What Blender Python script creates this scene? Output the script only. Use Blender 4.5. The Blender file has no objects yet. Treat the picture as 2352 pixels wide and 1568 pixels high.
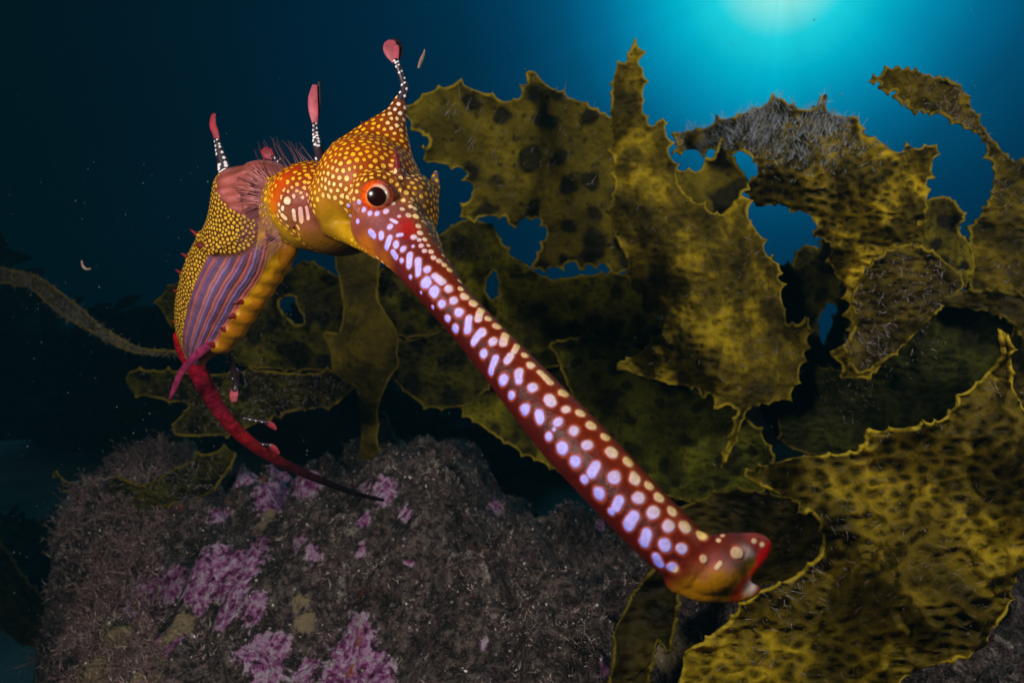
import bpy, bmesh, math, random
import numpy as np
from mathutils import Vector, Matrix, noise, kdtree
from mathutils.bvhtree import BVHTree
from mathutils.geometry import delaunay_2d_cdt

random.seed(7)
rng = np.random.default_rng(7)
scene = bpy.context.scene
COL = scene.collection
R_ = math.radians

# ------------------------------------------------------------------ camera
W_, H_, F_ = 2352.0, 1568.0, 1533.0           # design frame (pixels) and focal length in pixels
PITCH = R_(5.0)
cam_d = bpy.data.cameras.new('camera')
cam = bpy.data.objects.new('camera', cam_d)
COL.objects.link(cam)
cam.rotation_euler = (R_(90) + PITCH, 0, 0)
cam_d.sensor_width = 36.0
cam_d.lens = 36.0 * F_ / W_
cam_d.clip_start, cam_d.clip_end = 0.01, 200.0
cam_d.dof.use_dof = True
cam_d.dof.focus_distance = 0.235
cam_d.dof.aperture_fstop = 21.0
scene.camera = cam

FW = np.array([0, math.cos(PITCH), math.sin(PITCH)])
UP = np.array([0, -math.sin(PITCH), math.cos(PITCH)])
RT = np.array([1.0, 0, 0])


def P(x, y, d):
    """World point seen at design pixel (x, y) at distance d along the view axis."""
    x, y, d = np.asarray(x, float), np.asarray(y, float), np.asarray(d, float)
    return (RT * ((x - W_ / 2) / F_ * d)[..., None] - UP * ((y - H_ / 2) / F_ * d)[..., None] + FW * d[..., None])


def V(x, y, d):
    return Vector(P(x, y, d))


def lin(r, g, b, k=1.0):
    def f(c):
        c = c / 255.0
        return (c / 12.92 if c <= 0.04045 else ((c + 0.055) / 1.055) ** 2.4) * k
    return (f(r), f(g), f(b), 1.0)


# ------------------------------------------------------------------ world, lights, exposure
SUN_DIR = P(1800, -85, 1.0)
SUN_DIR = SUN_DIR / np.linalg.norm(SUN_DIR)
world = bpy.data.worlds.new('World')
scene.world = world
world.use_nodes = True
nt = world.node_tree
nt.nodes.clear()
wo = nt.nodes.new('ShaderNodeOutputWorld')
bg = nt.nodes.new('ShaderNodeBackground')
tc = nt.nodes.new('ShaderNodeTexCoord')
dot = nt.nodes.new('ShaderNodeVectorMath'); dot.operation = 'DOT_PRODUCT'
dot.inputs[1].default_value = tuple(SUN_DIR)
ac = nt.nodes.new('ShaderNodeMath'); ac.operation = 'ARCCOSINE'
dv = nt.nodes.new('ShaderNodeMath'); dv.operation = 'DIVIDE'; dv.inputs[1].default_value = R_(90)
rp = nt.nodes.new('ShaderNodeValToRGB')
nrm = nt.nodes.new('ShaderNodeVectorMath'); nrm.operation = 'NORMALIZE'
nt.links.new(tc.outputs['Generated'], nrm.inputs[0])
nt.links.new(nrm.outputs[0], dot.inputs[0])
nt.links.new(dot.outputs['Value'], ac.inputs[0])
nt.links.new(ac.outputs[0], dv.inputs[0])
nt.links.new(dv.outputs[0], rp.inputs[0])
wn = nt.nodes.new('ShaderNodeTexNoise'); wn.inputs['Scale'].default_value = 3.0; wn.inputs['Detail'].default_value = 4.0
nt.links.new(nrm.outputs[0], wn.inputs['Vector'])
prj = nt.nodes.new('ShaderNodeVectorMath'); prj.operation = 'SCALE'; prj.inputs[0].default_value = tuple(SUN_DIR)
nt.links.new(dot.outputs['Value'], prj.inputs['Scale'])
rad = nt.nodes.new('ShaderNodeVectorMath'); rad.operation = 'SUBTRACT'
nt.links.new(nrm.outputs[0], rad.inputs[0]); nt.links.new(prj.outputs[0], rad.inputs[1])
rn = nt.nodes.new('ShaderNodeVectorMath'); rn.operation = 'NORMALIZE'; nt.links.new(rad.outputs[0], rn.inputs[0])
sh = nt.nodes.new('ShaderNodeTexNoise'); sh.inputs['Scale'].default_value = 4.5; sh.inputs['Detail'].default_value = 3.0
nt.links.new(rn.outputs[0], sh.inputs['Vector'])
m1 = nt.nodes.new('ShaderNodeMath'); m1.operation = 'MULTIPLY'
nt.links.new(wn.outputs['Fac'], m1.inputs[0]); m1.inputs[1].default_value = 0.5
m2 = nt.nodes.new('ShaderNodeMath'); m2.operation = 'MULTIPLY_ADD'; m2.inputs[1].default_value = 0.26
nt.links.new(sh.outputs['Fac'], m2.inputs[0]); nt.links.new(m1.outputs[0], m2.inputs[2])
m3 = nt.nodes.new('ShaderNodeMath'); m3.operation = 'ADD'; m3.inputs[1].default_value = 0.62; nt.links.new(m2.outputs[0], m3.inputs[0])
ml = nt.nodes.new('ShaderNodeVectorMath'); ml.operation = 'SCALE'
nt.links.new(rp.outputs[0], ml.inputs[0]); nt.links.new(m3.outputs[0], ml.inputs['Scale'])
nt.links.new(ml.outputs[0], bg.inputs[0])
nt.links.new(bg.outputs[0], wo.inputs[0])
WATER = [(0, (222, 255, 250)), (2.2, (150, 247, 238)), (4.8, (30, 220, 234)), (7.4, (0, 186, 214)), (10, (0, 148, 188)),
         (13, (0, 108, 150)), (15.8, (0, 80, 118)), (19.5, (0, 60, 94)), (24, (0, 45, 72)), (30, (0, 35, 58)), (38, (0, 27, 45)),
         (47, (0, 19, 31)), (57, (0, 12, 18)), (75, (0, 7, 10)), (90, (0, 5, 7))]
el = rp.color_ramp.elements
while len(el) > 1:
    el.remove(el[-1])
el[0].position = 0; el[0].color = lin(*WATER[0][1])
for a, c in WATER[1:]:
    e = el.new(a / 90.0); e.color = lin(*c)
bg.inputs[1].default_value = 1.0

sun_d = bpy.data.lights.new('sun', 'SUN')
sun_d.energy = 0.16
sun_d.angle = R_(35)
sun_d.color = (0.08, 0.6, 0.75)
sun = bpy.data.objects.new('sun', sun_d); COL.objects.link(sun)
sun.rotation_euler = Vector(SUN_DIR + np.array([0, 0.2, 1.3])).to_track_quat('Z', 'Y').to_euler()


def strobe(name, loc, aim, power, size, ang=110, blend=0.6, col=(1, 0.96, 0.9)):
    d = bpy.data.lights.new(name, 'SPOT')
    d.energy = power; d.shadow_soft_size = size; d.spot_size = R_(ang); d.spot_blend = blend; d.color = col
    o = bpy.data.objects.new(name, d); COL.objects.link(o)
    o.location = loc
    o.rotation_euler = (Vector(loc) - Vector(aim)).to_track_quat('Z', 'Y').to_euler()
    return o


# the photographer's two flash guns, one on an arm either side of the lens
strobe('strobe', (-0.16, 0.01, 0.08), (-0.03, 0.26, -0.01), 3.3, 0.03, 140)
strobe('strobe', (0.40, 0.05, 0.23), (0.34, 0.50, 0.02), 5.2, 0.035, 140)

scene.view_settings.view_transform = 'Standard'
scene.view_settings.look = 'None'
scene.view_settings.exposure = 0.0
scene.view_settings.gamma = 1.0
scene.cycles.use_denoising = True
scene.cycles.max_bounces = 6
scene.cycles.transparent_max_bounces = 12
scene.cycles.sample_clamp_indirect = 4.0

# ------------------------------------------------------------------ helpers


def link_mesh(name, me, mat=None, parent=None):
    o = bpy.data.objects.new(name, me)
    COL.objects.link(o)
    if mat:
        me.materials.append(mat)
    if parent:
        o.parent = parent
    return o


def mesh_from(name, verts, faces, smooth=True):
    me = bpy.data.meshes.new(name)
    me.from_pydata([tuple(v) for v in verts], [], [tuple(f) for f in faces])
    me.update()
    if smooth:
        me.polygons.foreach_set('use_smooth', np.ones(len(me.polygons), bool))
    return me


def fast_mesh(name, verts, tris, smooth=False):
    """verts (n,3), tris (m,k) numpy arrays"""
    me = bpy.data.meshes.new(name)
    n, (m, k) = len(verts), tris.shape
    me.vertices.add(n); me.vertices.foreach_set('co', np.ascontiguousarray(verts, dtype=np.float32).ravel())
    me.loops.add(m * k); me.loops.foreach_set('vertex_index', np.ascontiguousarray(tris, dtype=np.int32).ravel())
    me.polygons.add(m)
    me.polygons.foreach_set('loop_start', np.arange(0, m * k, k, dtype=np.int32))
    me.polygons.foreach_set('loop_total', np.full(m, k, dtype=np.int32))
    if smooth:
        me.polygons.foreach_set('use_smooth', np.ones(m, bool))
    me.update(calc_edges=True)
    return me


def attr_f(me, name, arr):
    a = me.attributes.new(name, 'FLOAT', 'POINT')
    a.data.foreach_set('value', np.ascontiguousarray(arr, dtype=np.float32))


def attr_c(me, name, arr):
    a = me.attributes.new(name, 'FLOAT_COLOR', 'POINT')
    a.data.foreach_set('color', np.ascontiguousarray(arr, dtype=np.float32).ravel())


def tag(o, label, cat, group=None, kind=None):
    if label: o['label'] = label
    if cat: o['category'] = cat
    if group: o['group'] = group
    if kind: o['kind'] = kind
    return o


def recentre(o, origin):
    me = o.data
    origin = Vector(origin)
    me.transform(Matrix.Translation(-origin))
    o.location = origin


def catmull(A, n):
    """A (k,m) control rows -> (n,m) samples"""
    A = np.asarray(A, float)
    k = len(A)
    B = np.vstack([2 * A[0] - A[1], A, 2 * A[-1] - A[-2]])
    t = np.linspace(0, k - 1, n)
    i = np.minimum(t.astype(int), k - 2)
    u = (t - i)[:, None]
    p0, p1, p2, p3 = B[i], B[i + 1], B[i + 2], B[i + 3]
    return 0.5 * (2 * p1 + (p2 - p0) * u + (2 * p0 - 5 * p1 + 4 * p2 - p3) * u ** 2 + (3 * p1 - p0 - 3 * p2 + p3) * u ** 3)


class Geo:
    def __init__(self):
        self.v, self.f = [], []

    def loft(self, C, A, B, ring=28, rc=True):
        """rings C + A cos + B sin, with rounded caps"""
        C, A, B = (np.asarray(q, float) for q in (C, A, B))
        if rc:
            def cap(c, a, b, t):
                out = []
                r = min(np.linalg.norm(a), np.linalg.norm(b))
                for q in (0.35, 0.7, 0.92):
                    s = math.sqrt(1 - q * q)
                    out.append((c + t * r * q, a * s, b * s))
                return out
            t0 = C[0] - C[1]; t0 /= np.linalg.norm(t0) + 1e-12
            t1 = C[-1] - C[-2]; t1 /= np.linalg.norm(t1) + 1e-12
            r0 = cap(C[0], A[0], B[0], t0)[::-1]
            r1 = cap(C[-1], A[-1], B[-1], t1)
            C = np.vstack([[q[0] for q in r0], C, [q[0] for q in r1]])
            A = np.vstack([[q[1] for q in r0], A, [q[1] for q in r1]])
            B = np.vstack([[q[2] for q in r0], B, [q[2] for q in r1]])
        th = np.linspace(0, 2 * math.pi, ring, endpoint=False)
        base = len(self.v)
        n = len(C)
        for i in range(n):
            for t in th:
                self.v.append(C[i] + A[i] * math.cos(t) + B[i] * math.sin(t))
        for i in range(n - 1):
            for j in range(ring):
                k = (j + 1) % ring
                self.f.append((base + i * ring + j, base + i * ring + k, base + (i + 1) * ring + k, base + (i + 1) * ring + j))
        c0 = len(self.v); self.v.append(C[0]); c1 = len(self.v); self.v.append(C[-1])
        for j in range(ring):
            k = (j + 1) % ring
            self.f.append((c0, base + k, base + j))
            self.f.append((c1, base + (n - 1) * ring + j, base + (n - 1) * ring + k))

    def chain(self, st, n=40, ring=24, squash=1.0, ref=None):
        """st rows: x, y, depth, radius in design pixels; a smooth tapered tube. Returns dense (centres, radii)."""
        st = np.asarray(st, float)
        pts = np.c_[P(st[:, 0], st[:, 1], st[:, 2]), st[:, 3] * st[:, 2] / F_]
        S = catmull(pts, n) if len(pts) > 2 else np.linspace(pts[0], pts[-1], n)
        C, r = S[:, :3], np.maximum(S[:, 3], 1e-4)
        T = np.gradient(C, axis=0); T /= np.linalg.norm(T, axis=1)[:, None]
        ref = FW if ref is None else ref
        A = np.cross(T, ref); A /= np.linalg.norm(A, axis=1)[:, None]
        B = np.cross(T, A)
        self.loft(C, A * r[:, None], B * (r * squash)[:, None], ring)
        return C, r

    def ball(self, x, y, d, rx, ry, rz, n=28, m=18, rot=0.0):
        """ellipsoid; rx, ry in design px at depth d, rz in metres along the view axis; rot turns it in the image plane"""
        c = P(x, y, d); s = d / F_
        a = (RT * math.cos(rot) - UP * math.sin(rot)) * rx * s
        b = (RT * math.sin(rot) + UP * math.cos(rot)) * ry * s
        th = np.linspace(0, math.pi, m)[1:-1]
        ctr = np.array([c + FW * rz * math.cos(t) for t in th])
        A = np.array([a * math.sin(t) for t in th]); B = np.array([b * math.sin(t) for t in th])
        base = len(self.v)
        self.loft(ctr, A, B, n, rc=False)
        self.v[-2] = c + FW * rz; self.v[-1] = c - FW * rz
        rr = np.full(1, (rx + ry) / 2 * s)
        return c[None], rr

    def mesh(self, name, smooth=True):
        return mesh_from(name, self.v, self.f, smooth)


# ------------------------------------------------------------------ node helpers
class NT:
    def __init__(self, name):
        self.m = bpy.data.materials.new(name); self.m.use_nodes = True
        self.t = self.m.node_tree; self.t.nodes.clear()
        self.out = self.t.nodes.new('ShaderNodeOutputMaterial')

    def n(self, typ, props=None, **inp):
        nd = self.t.nodes.new('ShaderNode' + typ)
        for k, v in (props or {}).items():
            setattr(nd, k, v)
        for k, v in inp.items():
            key = k.replace('_', ' ')
            s = nd.inputs[int(k[1:])] if (k[0] == 'i' and k[1:].isdigit()) else nd.inputs[key]
            if isinstance(v, bpy.types.NodeSocket):
                self.t.links.new(v, s)
            else:
                s.default_value = v
        return nd

    def attr(self, name):
        return self.n('Attribute', {'attribute_name': name})

    def ramp(self, fac, stops, interp='LINEAR'):
        nd = self.n('ValToRGB', Fac=fac)
        nd.color_ramp.interpolation = interp
        e = nd.color_ramp.elements
        while len(e) > 1: e.remove(e[-1])
        for i, (p, c) in enumerate(stops):
            c = (c, c, c, 1) if isinstance(c, (int, float)) else c
            if i == 0: e[0].position, e[0].color = p, c
            else: e.new(p).color = c
        return nd.outputs[0]

    def mix(self, fac, a, b, mode='MIX'):
        nd = self.n('Mix', {'data_type': 'RGBA', 'blend_type': mode})
        for s, v in ((nd.inputs['Factor'], fac), (nd.inputs[6], a), (nd.inputs[7], b)):
            if isinstance(v, bpy.types.NodeSocket): self.t.links.new(v, s)
            else: s.default_value = v
        return nd.outputs[2]

    def math(self, op, a, b=0.0, clamp=False):
        nd = self.n('Math', {'operation': op, 'use_clamp': clamp})
        for s, v in ((nd.inputs[0], a), (nd.inputs[1], b)):
            if isinstance(v, bpy.types.NodeSocket): self.t.links.new(v, s)
            else: s.default_value = v
        return nd.outputs[0]

    def rng(self, v, a, b, c=0.0, d=1.0, smooth=True):
        nd = self.n('MapRange', {'interpolation_type': 'SMOOTHSTEP' if smooth else 'LINEAR'}, Value=v)
        nd.inputs['From Min'].default_value = a; nd.inputs['From Max'].default_value = b
        nd.inputs['To Min'].default_value = c; nd.inputs['To Max'].default_value = d
        return nd.outputs[0]

    def finish(self, surf):
        self.t.links.new(surf, self.out.inputs['Surface'])
        return self.m


def obj_coord(n):
    return n.n('TexCoord').outputs['Object']


def plain_mat(name, col, rough=0.5, noise_scale=300.0, var=0.35, bump=0.2, spec=0.3, trans=0.0):
    n = NT(name)
    co = obj_coord(n)
    nz = n.n('TexNoise', Vector=co, Scale=noise_scale, Detail=5.0).outputs['Fac']
    c = n.mix(n.rng(nz, 0.3, 0.7), tuple(q * (1 - var) for q in col[:3]) + (1,), tuple(min(1, q * (1 + var)) for q in col[:3]) + (1,))
    b = n.n('Bump', Strength=bump, Distance=0.0005, Height=nz)
    p = n.n('BsdfPrincipled', Base_Color=c, Roughness=rough, Normal=b.outputs[0])
    p.inputs['Specular IOR Level'].default_value = spec
    s = p.outputs[0]
    if trans:
        tr = n.n('BsdfTranslucent', Color=c)
        mx = n.n('MixShader', i0=trans, i1=s, i2=tr.outputs[0]); s = mx.outputs[0]
    return n.finish(s)


# ------------------------------------------------------------------ setting: sand, far reef
FLOOR_Z = -0.45


def floor_h(x, y):
    t = min(1, max(0, (y - 1.15) / 1.3)); t = t * t * (3 - 2 * t)
    return FLOOR_Z + 0.32 * t


def fbm(x, y, z=0.0, oct=5, s=1.0):
    return noise.fractal(Vector((x * s, y * s, z * s)), 1.0, 2.0, oct)


def grid_mesh(name, xs, ys, zf):
    v, f = [], []
    for y in ys:
        for x in xs:
            v.append((x, y, zf(x, y)))
    nx = len(xs)
    for j in range(len(ys) - 1):
        for i in range(nx - 1):
            a = j * nx + i
            f.append((a, a + 1, a + nx + 1, a + nx))
    return mesh_from(name, v, f)


def sand_mat():
    n = NT('sand')
    co = obj_coord(n)
    a = n.n('TexNoise', Vector=co, Scale=9.0, Detail=8.0).outputs['Fac']
    b = n.n('TexNoise', Vector=co, Scale=420.0, Detail=3.0).outputs['Fac']
    c = n.mix(n.rng(b, 0.3, 0.7), lin(96, 100, 98), lin(176, 176, 166))
    c = n.mix(n.rng(a, 0.35, 0.7, 0.0, 0.6), c, lin(84, 92, 92))
    bp = n.n('Bump', Strength=0.6, Distance=0.004, Height=n.math('ADD', a, b))
    return n.finish(n.n('BsdfPrincipled', Base_Color=c, Roughness=0.9, Normal=bp.outputs[0]).outputs[0])


xs = np.linspace(-7.5, 7.5, 170)
ys = np.concatenate([np.linspace(-1.5, 0.0, 8), np.linspace(0.1, 7.5, 120)])
floor = link_mesh('sea_floor', grid_mesh('sea_floor', xs, ys, lambda x, y: floor_h(x, y) + 0.03 * fbm(x, y, 0, 4, 1.6)), sand_mat())
tag(floor, 'pale rippled sand of the sea floor', 'sand', kind='structure')


def reef_mat(name, a, b):
    n = NT(name)
    co = obj_coord(n)
    z = n.n('TexNoise', Vector=co, Scale=14.0, Detail=9.0).outputs['Fac']
    c = n.mix(n.rng(z, 0.35, 0.65), a, b)
    bp = n.n('Bump', Strength=0.9, Distance=0.03, Height=z)
    return n.finish(n.n('BsdfPrincipled', Base_Color=c, Roughness=0.95, Normal=bp.outputs[0]).outputs[0])


def outcrop(name, label, cx, cy, rx, ry, h, seed, mat, cat='reef'):
    """a weedy lump of far reef standing on the sand, ragged with kelp fronds"""
    v, f = [], []
    nu, nv = 96, 40
    for j in range(nv):
        q = j / (nv - 1)
        for i in range(nu):
            t = 2 * math.pi * i / nu
            dx, dy = math.cos(t), math.sin(t)
            r = math.cos(q * math.pi / 2) ** 0.7
            zz = math.sin(q * math.pi / 2)
            k = 1 + 0.42 * noise.fractal(Vector((dx * 1.7 + seed, dy * 1.7, zz * 1.7)), 0.9, 2.0, 6)
            v.append((rx * r * dx * k, ry * r * dy * k, h * zz * k - 0.03))
    for j in range(nv - 1):
        for i in range(nu):
            a, b = j * nu + i, j * nu + (i + 1) % nu
            f.append((a, b, b + nu, a + nu))
    top = len(v); v.append((0, 0, h * (1 + 0.42 * noise.fractal(Vector((seed, 0, 1.7)), 0.9, 2.0, 6)) - 0.03))
    for i in range(nu):
        f.append(((nv - 1) * nu + i, (nv - 1) * nu + (i + 1) % nu, top))
    # ragged fronds growing from it
    rr = random.Random(int(seed * 100))
    nb = len(v)
    for _ in range(260):
        p = Vector(v[rr.randrange(nb // 3, nb)])
        L = rr.uniform(0.25, 0.8) * h * 0.45
        wd = L * rr.uniform(0.12, 0.25)
        d = Vector((rr.uniform(-1, 1), rr.uniform(-.6, .3), rr.uniform(0.2, 1.2))).normalized()
        s = d.cross(Vector((rr.uniform(-.3, .3), 1, rr.uniform(-.3, .3)))).normalized()
        b0 = len(v)
        droop = rr.uniform(0, 0.5)
        for k in range(5):
            u = k / 4
            c = p + d * L * u - Vector((0, 0, droop * L * u * u))
            w2 = wd * math.sin(math.pi * min(0.97, 0.12 + 0.86 * u)) * rr.uniform(.8, 1.2)
            v.append(tuple(c - s * w2)); v.append(tuple(c + s * w2 + Vector((0, 0.01, 0))))
        for k in range(4):
            f.append((b0 + 2 * k, b0 + 2 * k + 1, b0 + 2 * k + 3, b0 + 2 * k + 2))
    o = link_mesh(name, mesh_from(name, v, f), mat)
    o.location = (cx, cy, floor_h(cx, cy) - 0.03)
    tag(o, label, cat)
    return o


RM = reef_mat('far_reef_weed', (0.012, 0.014, 0.008, 1), (0.035, 0.036, 0.02, 1))
outcrop('reef_outcrop', 'dark weedy reef hump at the left edge rising above the drifting strand', -2.25, 2.65, 0.55, 0.4, 0.60, 1.3, RM)
outcrop('reef_outcrop', 'low dark reef mound behind the seadragon tail beyond the sand patch', -1.12, 2.5, 0.50, 0.4, 0.42, 4.1, RM)
outcrop('reef_outcrop', 'dim reef mound far behind the short stiped kelp', -0.25, 2.4, 0.60, 0.5, 0.34, 7.7, RM)
outcrop('reef_outcrop', 'long dark reef bank behind the big kelp blades', 1.35, 2.1, 1.2, 0.6, 0.30, 9.2, RM)
outcrop('reef_outcrop', 'small dark weedy stone on the sand at lower left', -1.06, 1.36, 0.13, 0.15, 0.20, 12.5, RM)

# ------------------------------------------------------------------ boulder
ROCK_TOP = [(0.10, -0.175), (0.22, -0.165), (0.33, -0.150), (0.42, -0.112), (0.52, -0.078), (0.60, -0.050), (0.68, -0.048),
            (0.76, -0.085), (0.86, -0.20), (0.98, -0.36), (1.08, -0.47)]
_ty, _tz = np.array(ROCK_TOP).T


def rock_z(x, y):
    z = float(np.interp(y, _ty, _tz))
    # left shoulder drops to the sand
    edge = -0.625 * y - 0.005 + 0.05 * fbm(y, 3.1, 0, 5, 9.0) + 0.03 * fbm(y, 7.7, 0, 4, 30.0)
    s = (x - edge)
    if s < 0.28:
        z -= 0.034 * (1 - max(0, s) / 0.28) * min(1, y / 0.5) + (0.03 * (1 - max(0, s) / 0.07) ** 2 if s < 0.07 else 0)
    if s < 0:
        z -= min(0.6, (-s) * 13.0)
    # towards the right the boulder is lowered, a dip added to make this area dark
    a_ = min(1, max(0, (x + 0.075) / 0.12)); b_ = min(1, max(0, (y - 0.43) / 0.13))
    z -= 0.065 * a_ * a_ * (3 - 2 * a_) * b_ * b_ * (3 - 2 * b_)
    z -= 0.10 * max(0.0, x - 0.02) * (1.3 if y < 0.45 else 0.9)
    z += 0.042 * fbm(x, y, 0.3, 5, 7.0) + 0.022 * fbm(x, y, 2.3, 5, 24.0)
    z -= 0.010 * max(0.0, 0.25 - abs(noise.noise(Vector((x * 17, y * 12, 4.0))))) * 6
    return max(z, FLOOR_Z - 0.05)


xs = np.concatenate([np.linspace(-0.58, 0.30, 330), np.linspace(0.305, 1.05, 110)])
ys = np.concatenate([np.linspace(0.16, 0.78, 250), np.linspace(0.785, 1.12, 40)])
rock_me = grid_mesh('boulder', xs, ys, rock_z)
rock_bvh = BVHTree.FromPolygons([v.co.copy() for v in rock_me.vertices], [tuple(p.vertices) for p in rock_me.polygons])


def hit(bvh, x, y):
    d = Vector(P(x, y, 1.0)).normalized()
    return bvh.ray_cast(Vector((0, 0, 0)), d)


PINK = [(650, 1085, 40), (700, 1110, 45), (560, 1095, 30), (620, 1140, 50), (660, 1120, 40), (880, 1125, 40), (840, 1115, 25), (505, 1180, 25),
        (450, 1320, 70), (540, 1320, 75), (500, 1290, 45), (340, 1360, 50), (330, 1430, 45), (400, 1340, 40), (580, 1400, 40), (520, 1400, 40), (720, 1265, 26),
        (690, 1250, 22), (600, 1260, 28), (350, 1500, 50), (400, 1480, 38), (590, 1490, 45), (640, 1480, 30), (620, 1530, 40), (820, 1450, 45), (800, 1510, 55),
        (860, 1550, 60), (780, 1560, 50), (830, 1265, 20), (770, 1050, 32), (1140, 1160, 26), (1240, 1180, 25), (1380, 1205, 18), (940, 1290, 16), (930, 1180, 24),
        (1390, 1530, 28), (700, 1540, 35), (460, 1390, 30), (1110, 1480, 14), (840, 1190, 20)]
CREAM = [(280, 1520, 45), (250, 1545, 40), (310, 1440, 28), (310, 1560, 50), (260, 1500, 60), (330, 1535, 40), (400, 1440, 34), (700, 1430, 24), (690, 1380, 20), (620, 1185, 18), (600, 1200, 20), (1530, 1480, 55), (1600, 1540, 40)]
nv = len(rock_me.vertices)
rco = np.empty(nv * 3, np.float32); rock_me.vertices.foreach_get('co', rco); rco = rco.reshape(-1, 3)


def blobs(lst):
    w = np.zeros(nv, np.float32)
    for x, y, r in lst:
        h = hit(rock_bvh, x, y)
        if h[0] is None: continue
        rr = r * h[3] / F_ * 1.05
        d = rco - np.array(h[0])
        d[:, 1] *= 0.45          # patches lie on a surface seen at a slant
        w = np.maximum(w, np.exp(-((d ** 2).sum(1)) / (rr * rr)))
    return w


attr_f(rock_me, 'pink', blobs(PINK))
attr_f(rock_me, 'cream', blobs(CREAM))


def rock_mat():
    n = NT('boulder_crust')
    co = obj_coord(n)
    n1 = n.n('TexNoise', Vector=co, Scale=45.0, Detail=8.0, Roughness=0.65).outputs['Fac']
    n2 = n.n('TexNoise', Vector=co, Scale=190.0, Detail=6.0, Roughness=0.7).outputs['Fac']
    n3 = n.n('TexNoise', Vector=co, Scale=700.0, Detail=3.0).outputs['Fac']
    vo = n.n('TexVoronoi', Vector=co, Scale=330.0).outputs['Distance']
    base = n.ramp(n1, [(0.34, lin(30, 19, 19)), (0.43, lin(78, 58, 54)), (0.51, lin(150, 130, 120)), (0.57, lin(88, 50, 66)), (0.65, lin(206, 190, 176))])
    base = n.mix(n.rng(n2, 0.38, 0.60, 0.92, 0.0), base, lin(18, 13, 12))
    base = n.mix(n.rng(n3, 0.5, 0.72, 0.0, 0.55), base, lin(168, 156, 138))
    pm = n.math('ADD', n.attr('pink').outputs['Fac'], n.math('MULTIPLY', n.math('SUBTRACT', n2, 0.5), 1.7))
    pm = n.math('ADD', pm, n.math('MULTIPLY', n.math('SUBTRACT', n1, 0.52), 1.2))
    pmask = n.rng(pm, 0.50, 0.68)
    pcol = n.ramp(n2, [(0.37, lin(84, 22, 62)), (0.43, lin(154, 62, 128)), (0.49, lin(208, 124, 190)), (0.55, lin(236, 190, 226)), (0.61, lin(240, 220, 232))])
    base = n.mix(pmask, base, pcol)
    cm = n.rng(n.math('ADD', n.attr('cream').outputs['Fac'], n.math('MULTIPLY', n.math('SUBTRACT', n2, 0.5), 1.6)), 0.42, 0.7)
    base = n.mix(cm, base, n.mix(n1, lin(150, 120, 70), lin(220, 200, 160)))
    sp = n.n('TexVoronoi', Vector=co, Scale=230.0)
    speck = n.math('MULTIPLY', n.rng(sp.outputs['Distance'], 0.12, 0.24, 1.0, 0.0), n.rng(n.n('SeparateColor', Color=sp.outputs['Color']).outputs[0], 0.86, 0.90))
    base = n.mix(speck, base, lin(225, 215, 200))
    ora = n.math('MULTIPLY', n.rng(n.n('TexNoise', Vector=co, Scale=60.0, Detail=2.0).outputs['Fac'], 0.70, 0.75), n.rng(n2, 0.45, 0.6))
    base = n.mix(ora, base, lin(190, 84, 30))
    h = n.math('ADD', n.math('MULTIPLY', n1, 1.2), n.math('ADD', n.math('MULTIPLY', n2, 0.8), n.math('MULTIPLY', n3, 0.35)))
    h = n.math('ADD', h, n.math('MULTIPLY', vo, -0.3))
    bp = n.n('Bump', Strength=1.0, Distance=0.014, Height=h)
    p = n.n('BsdfPrincipled', Base_Color=base, Roughness=0.62, Normal=bp.outputs[0])
    p.inputs['Specular IOR Level'].default_value = 0.45
    return n.finish(p.outputs[0])


rock = link_mesh('boulder', rock_me, rock_mat())
recentre(rock, (0.1, 0.5, FLOOR_Z))
tag(rock, 'rugged boulder crusted with pink coralline algae and brown turf', 'rock')

# short turf of branching red and brown algae all over the boulder
def strands(pts, nrm, length, width, lean, seg=3, seed=1, droop=0.0, sway=None):
    """flat tapering two-sided strands: pts,nrm (n,3), length (n,), width (n,)"""
    g = np.random.default_rng(seed)
    n = len(pts)
    d = nrm + g.normal(0, lean, (n, 3))
    if sway is not None: d += np.asarray(sway)
    d /= np.linalg.norm(d, axis=1)[:, None]
    s = np.cross(d, g.normal(0, 1, (n, 3))); s /= np.linalg.norm(s, axis=1)[:, None] + 1e-9
    bend = g.normal(0, 0.35, (n, 3))
    vs = []
    for k in range(seg + 1):
        u = k / seg
        c = pts + d * (length * u)[:, None] + bend * (length * u * u)[:, None] + np.array([0, 0, -droop]) * (length * u * u)[:, None]
        w = (width * (1 - 0.75 * u))[:, None]
        vs += [c - s * w, c + s * w]
    vv = np.stack(vs, 1).reshape(-1, 3)
    m = 2 * (seg + 1)
    q = np.array([[2 * k, 2 * k + 1, 2 * k + 3, 2 * k + 2] for k in range(seg)])
    ff = (np.arange(n)[:, None, None] * m + q[None]).reshape(-1, 4)
    return vv, ff, m


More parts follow.
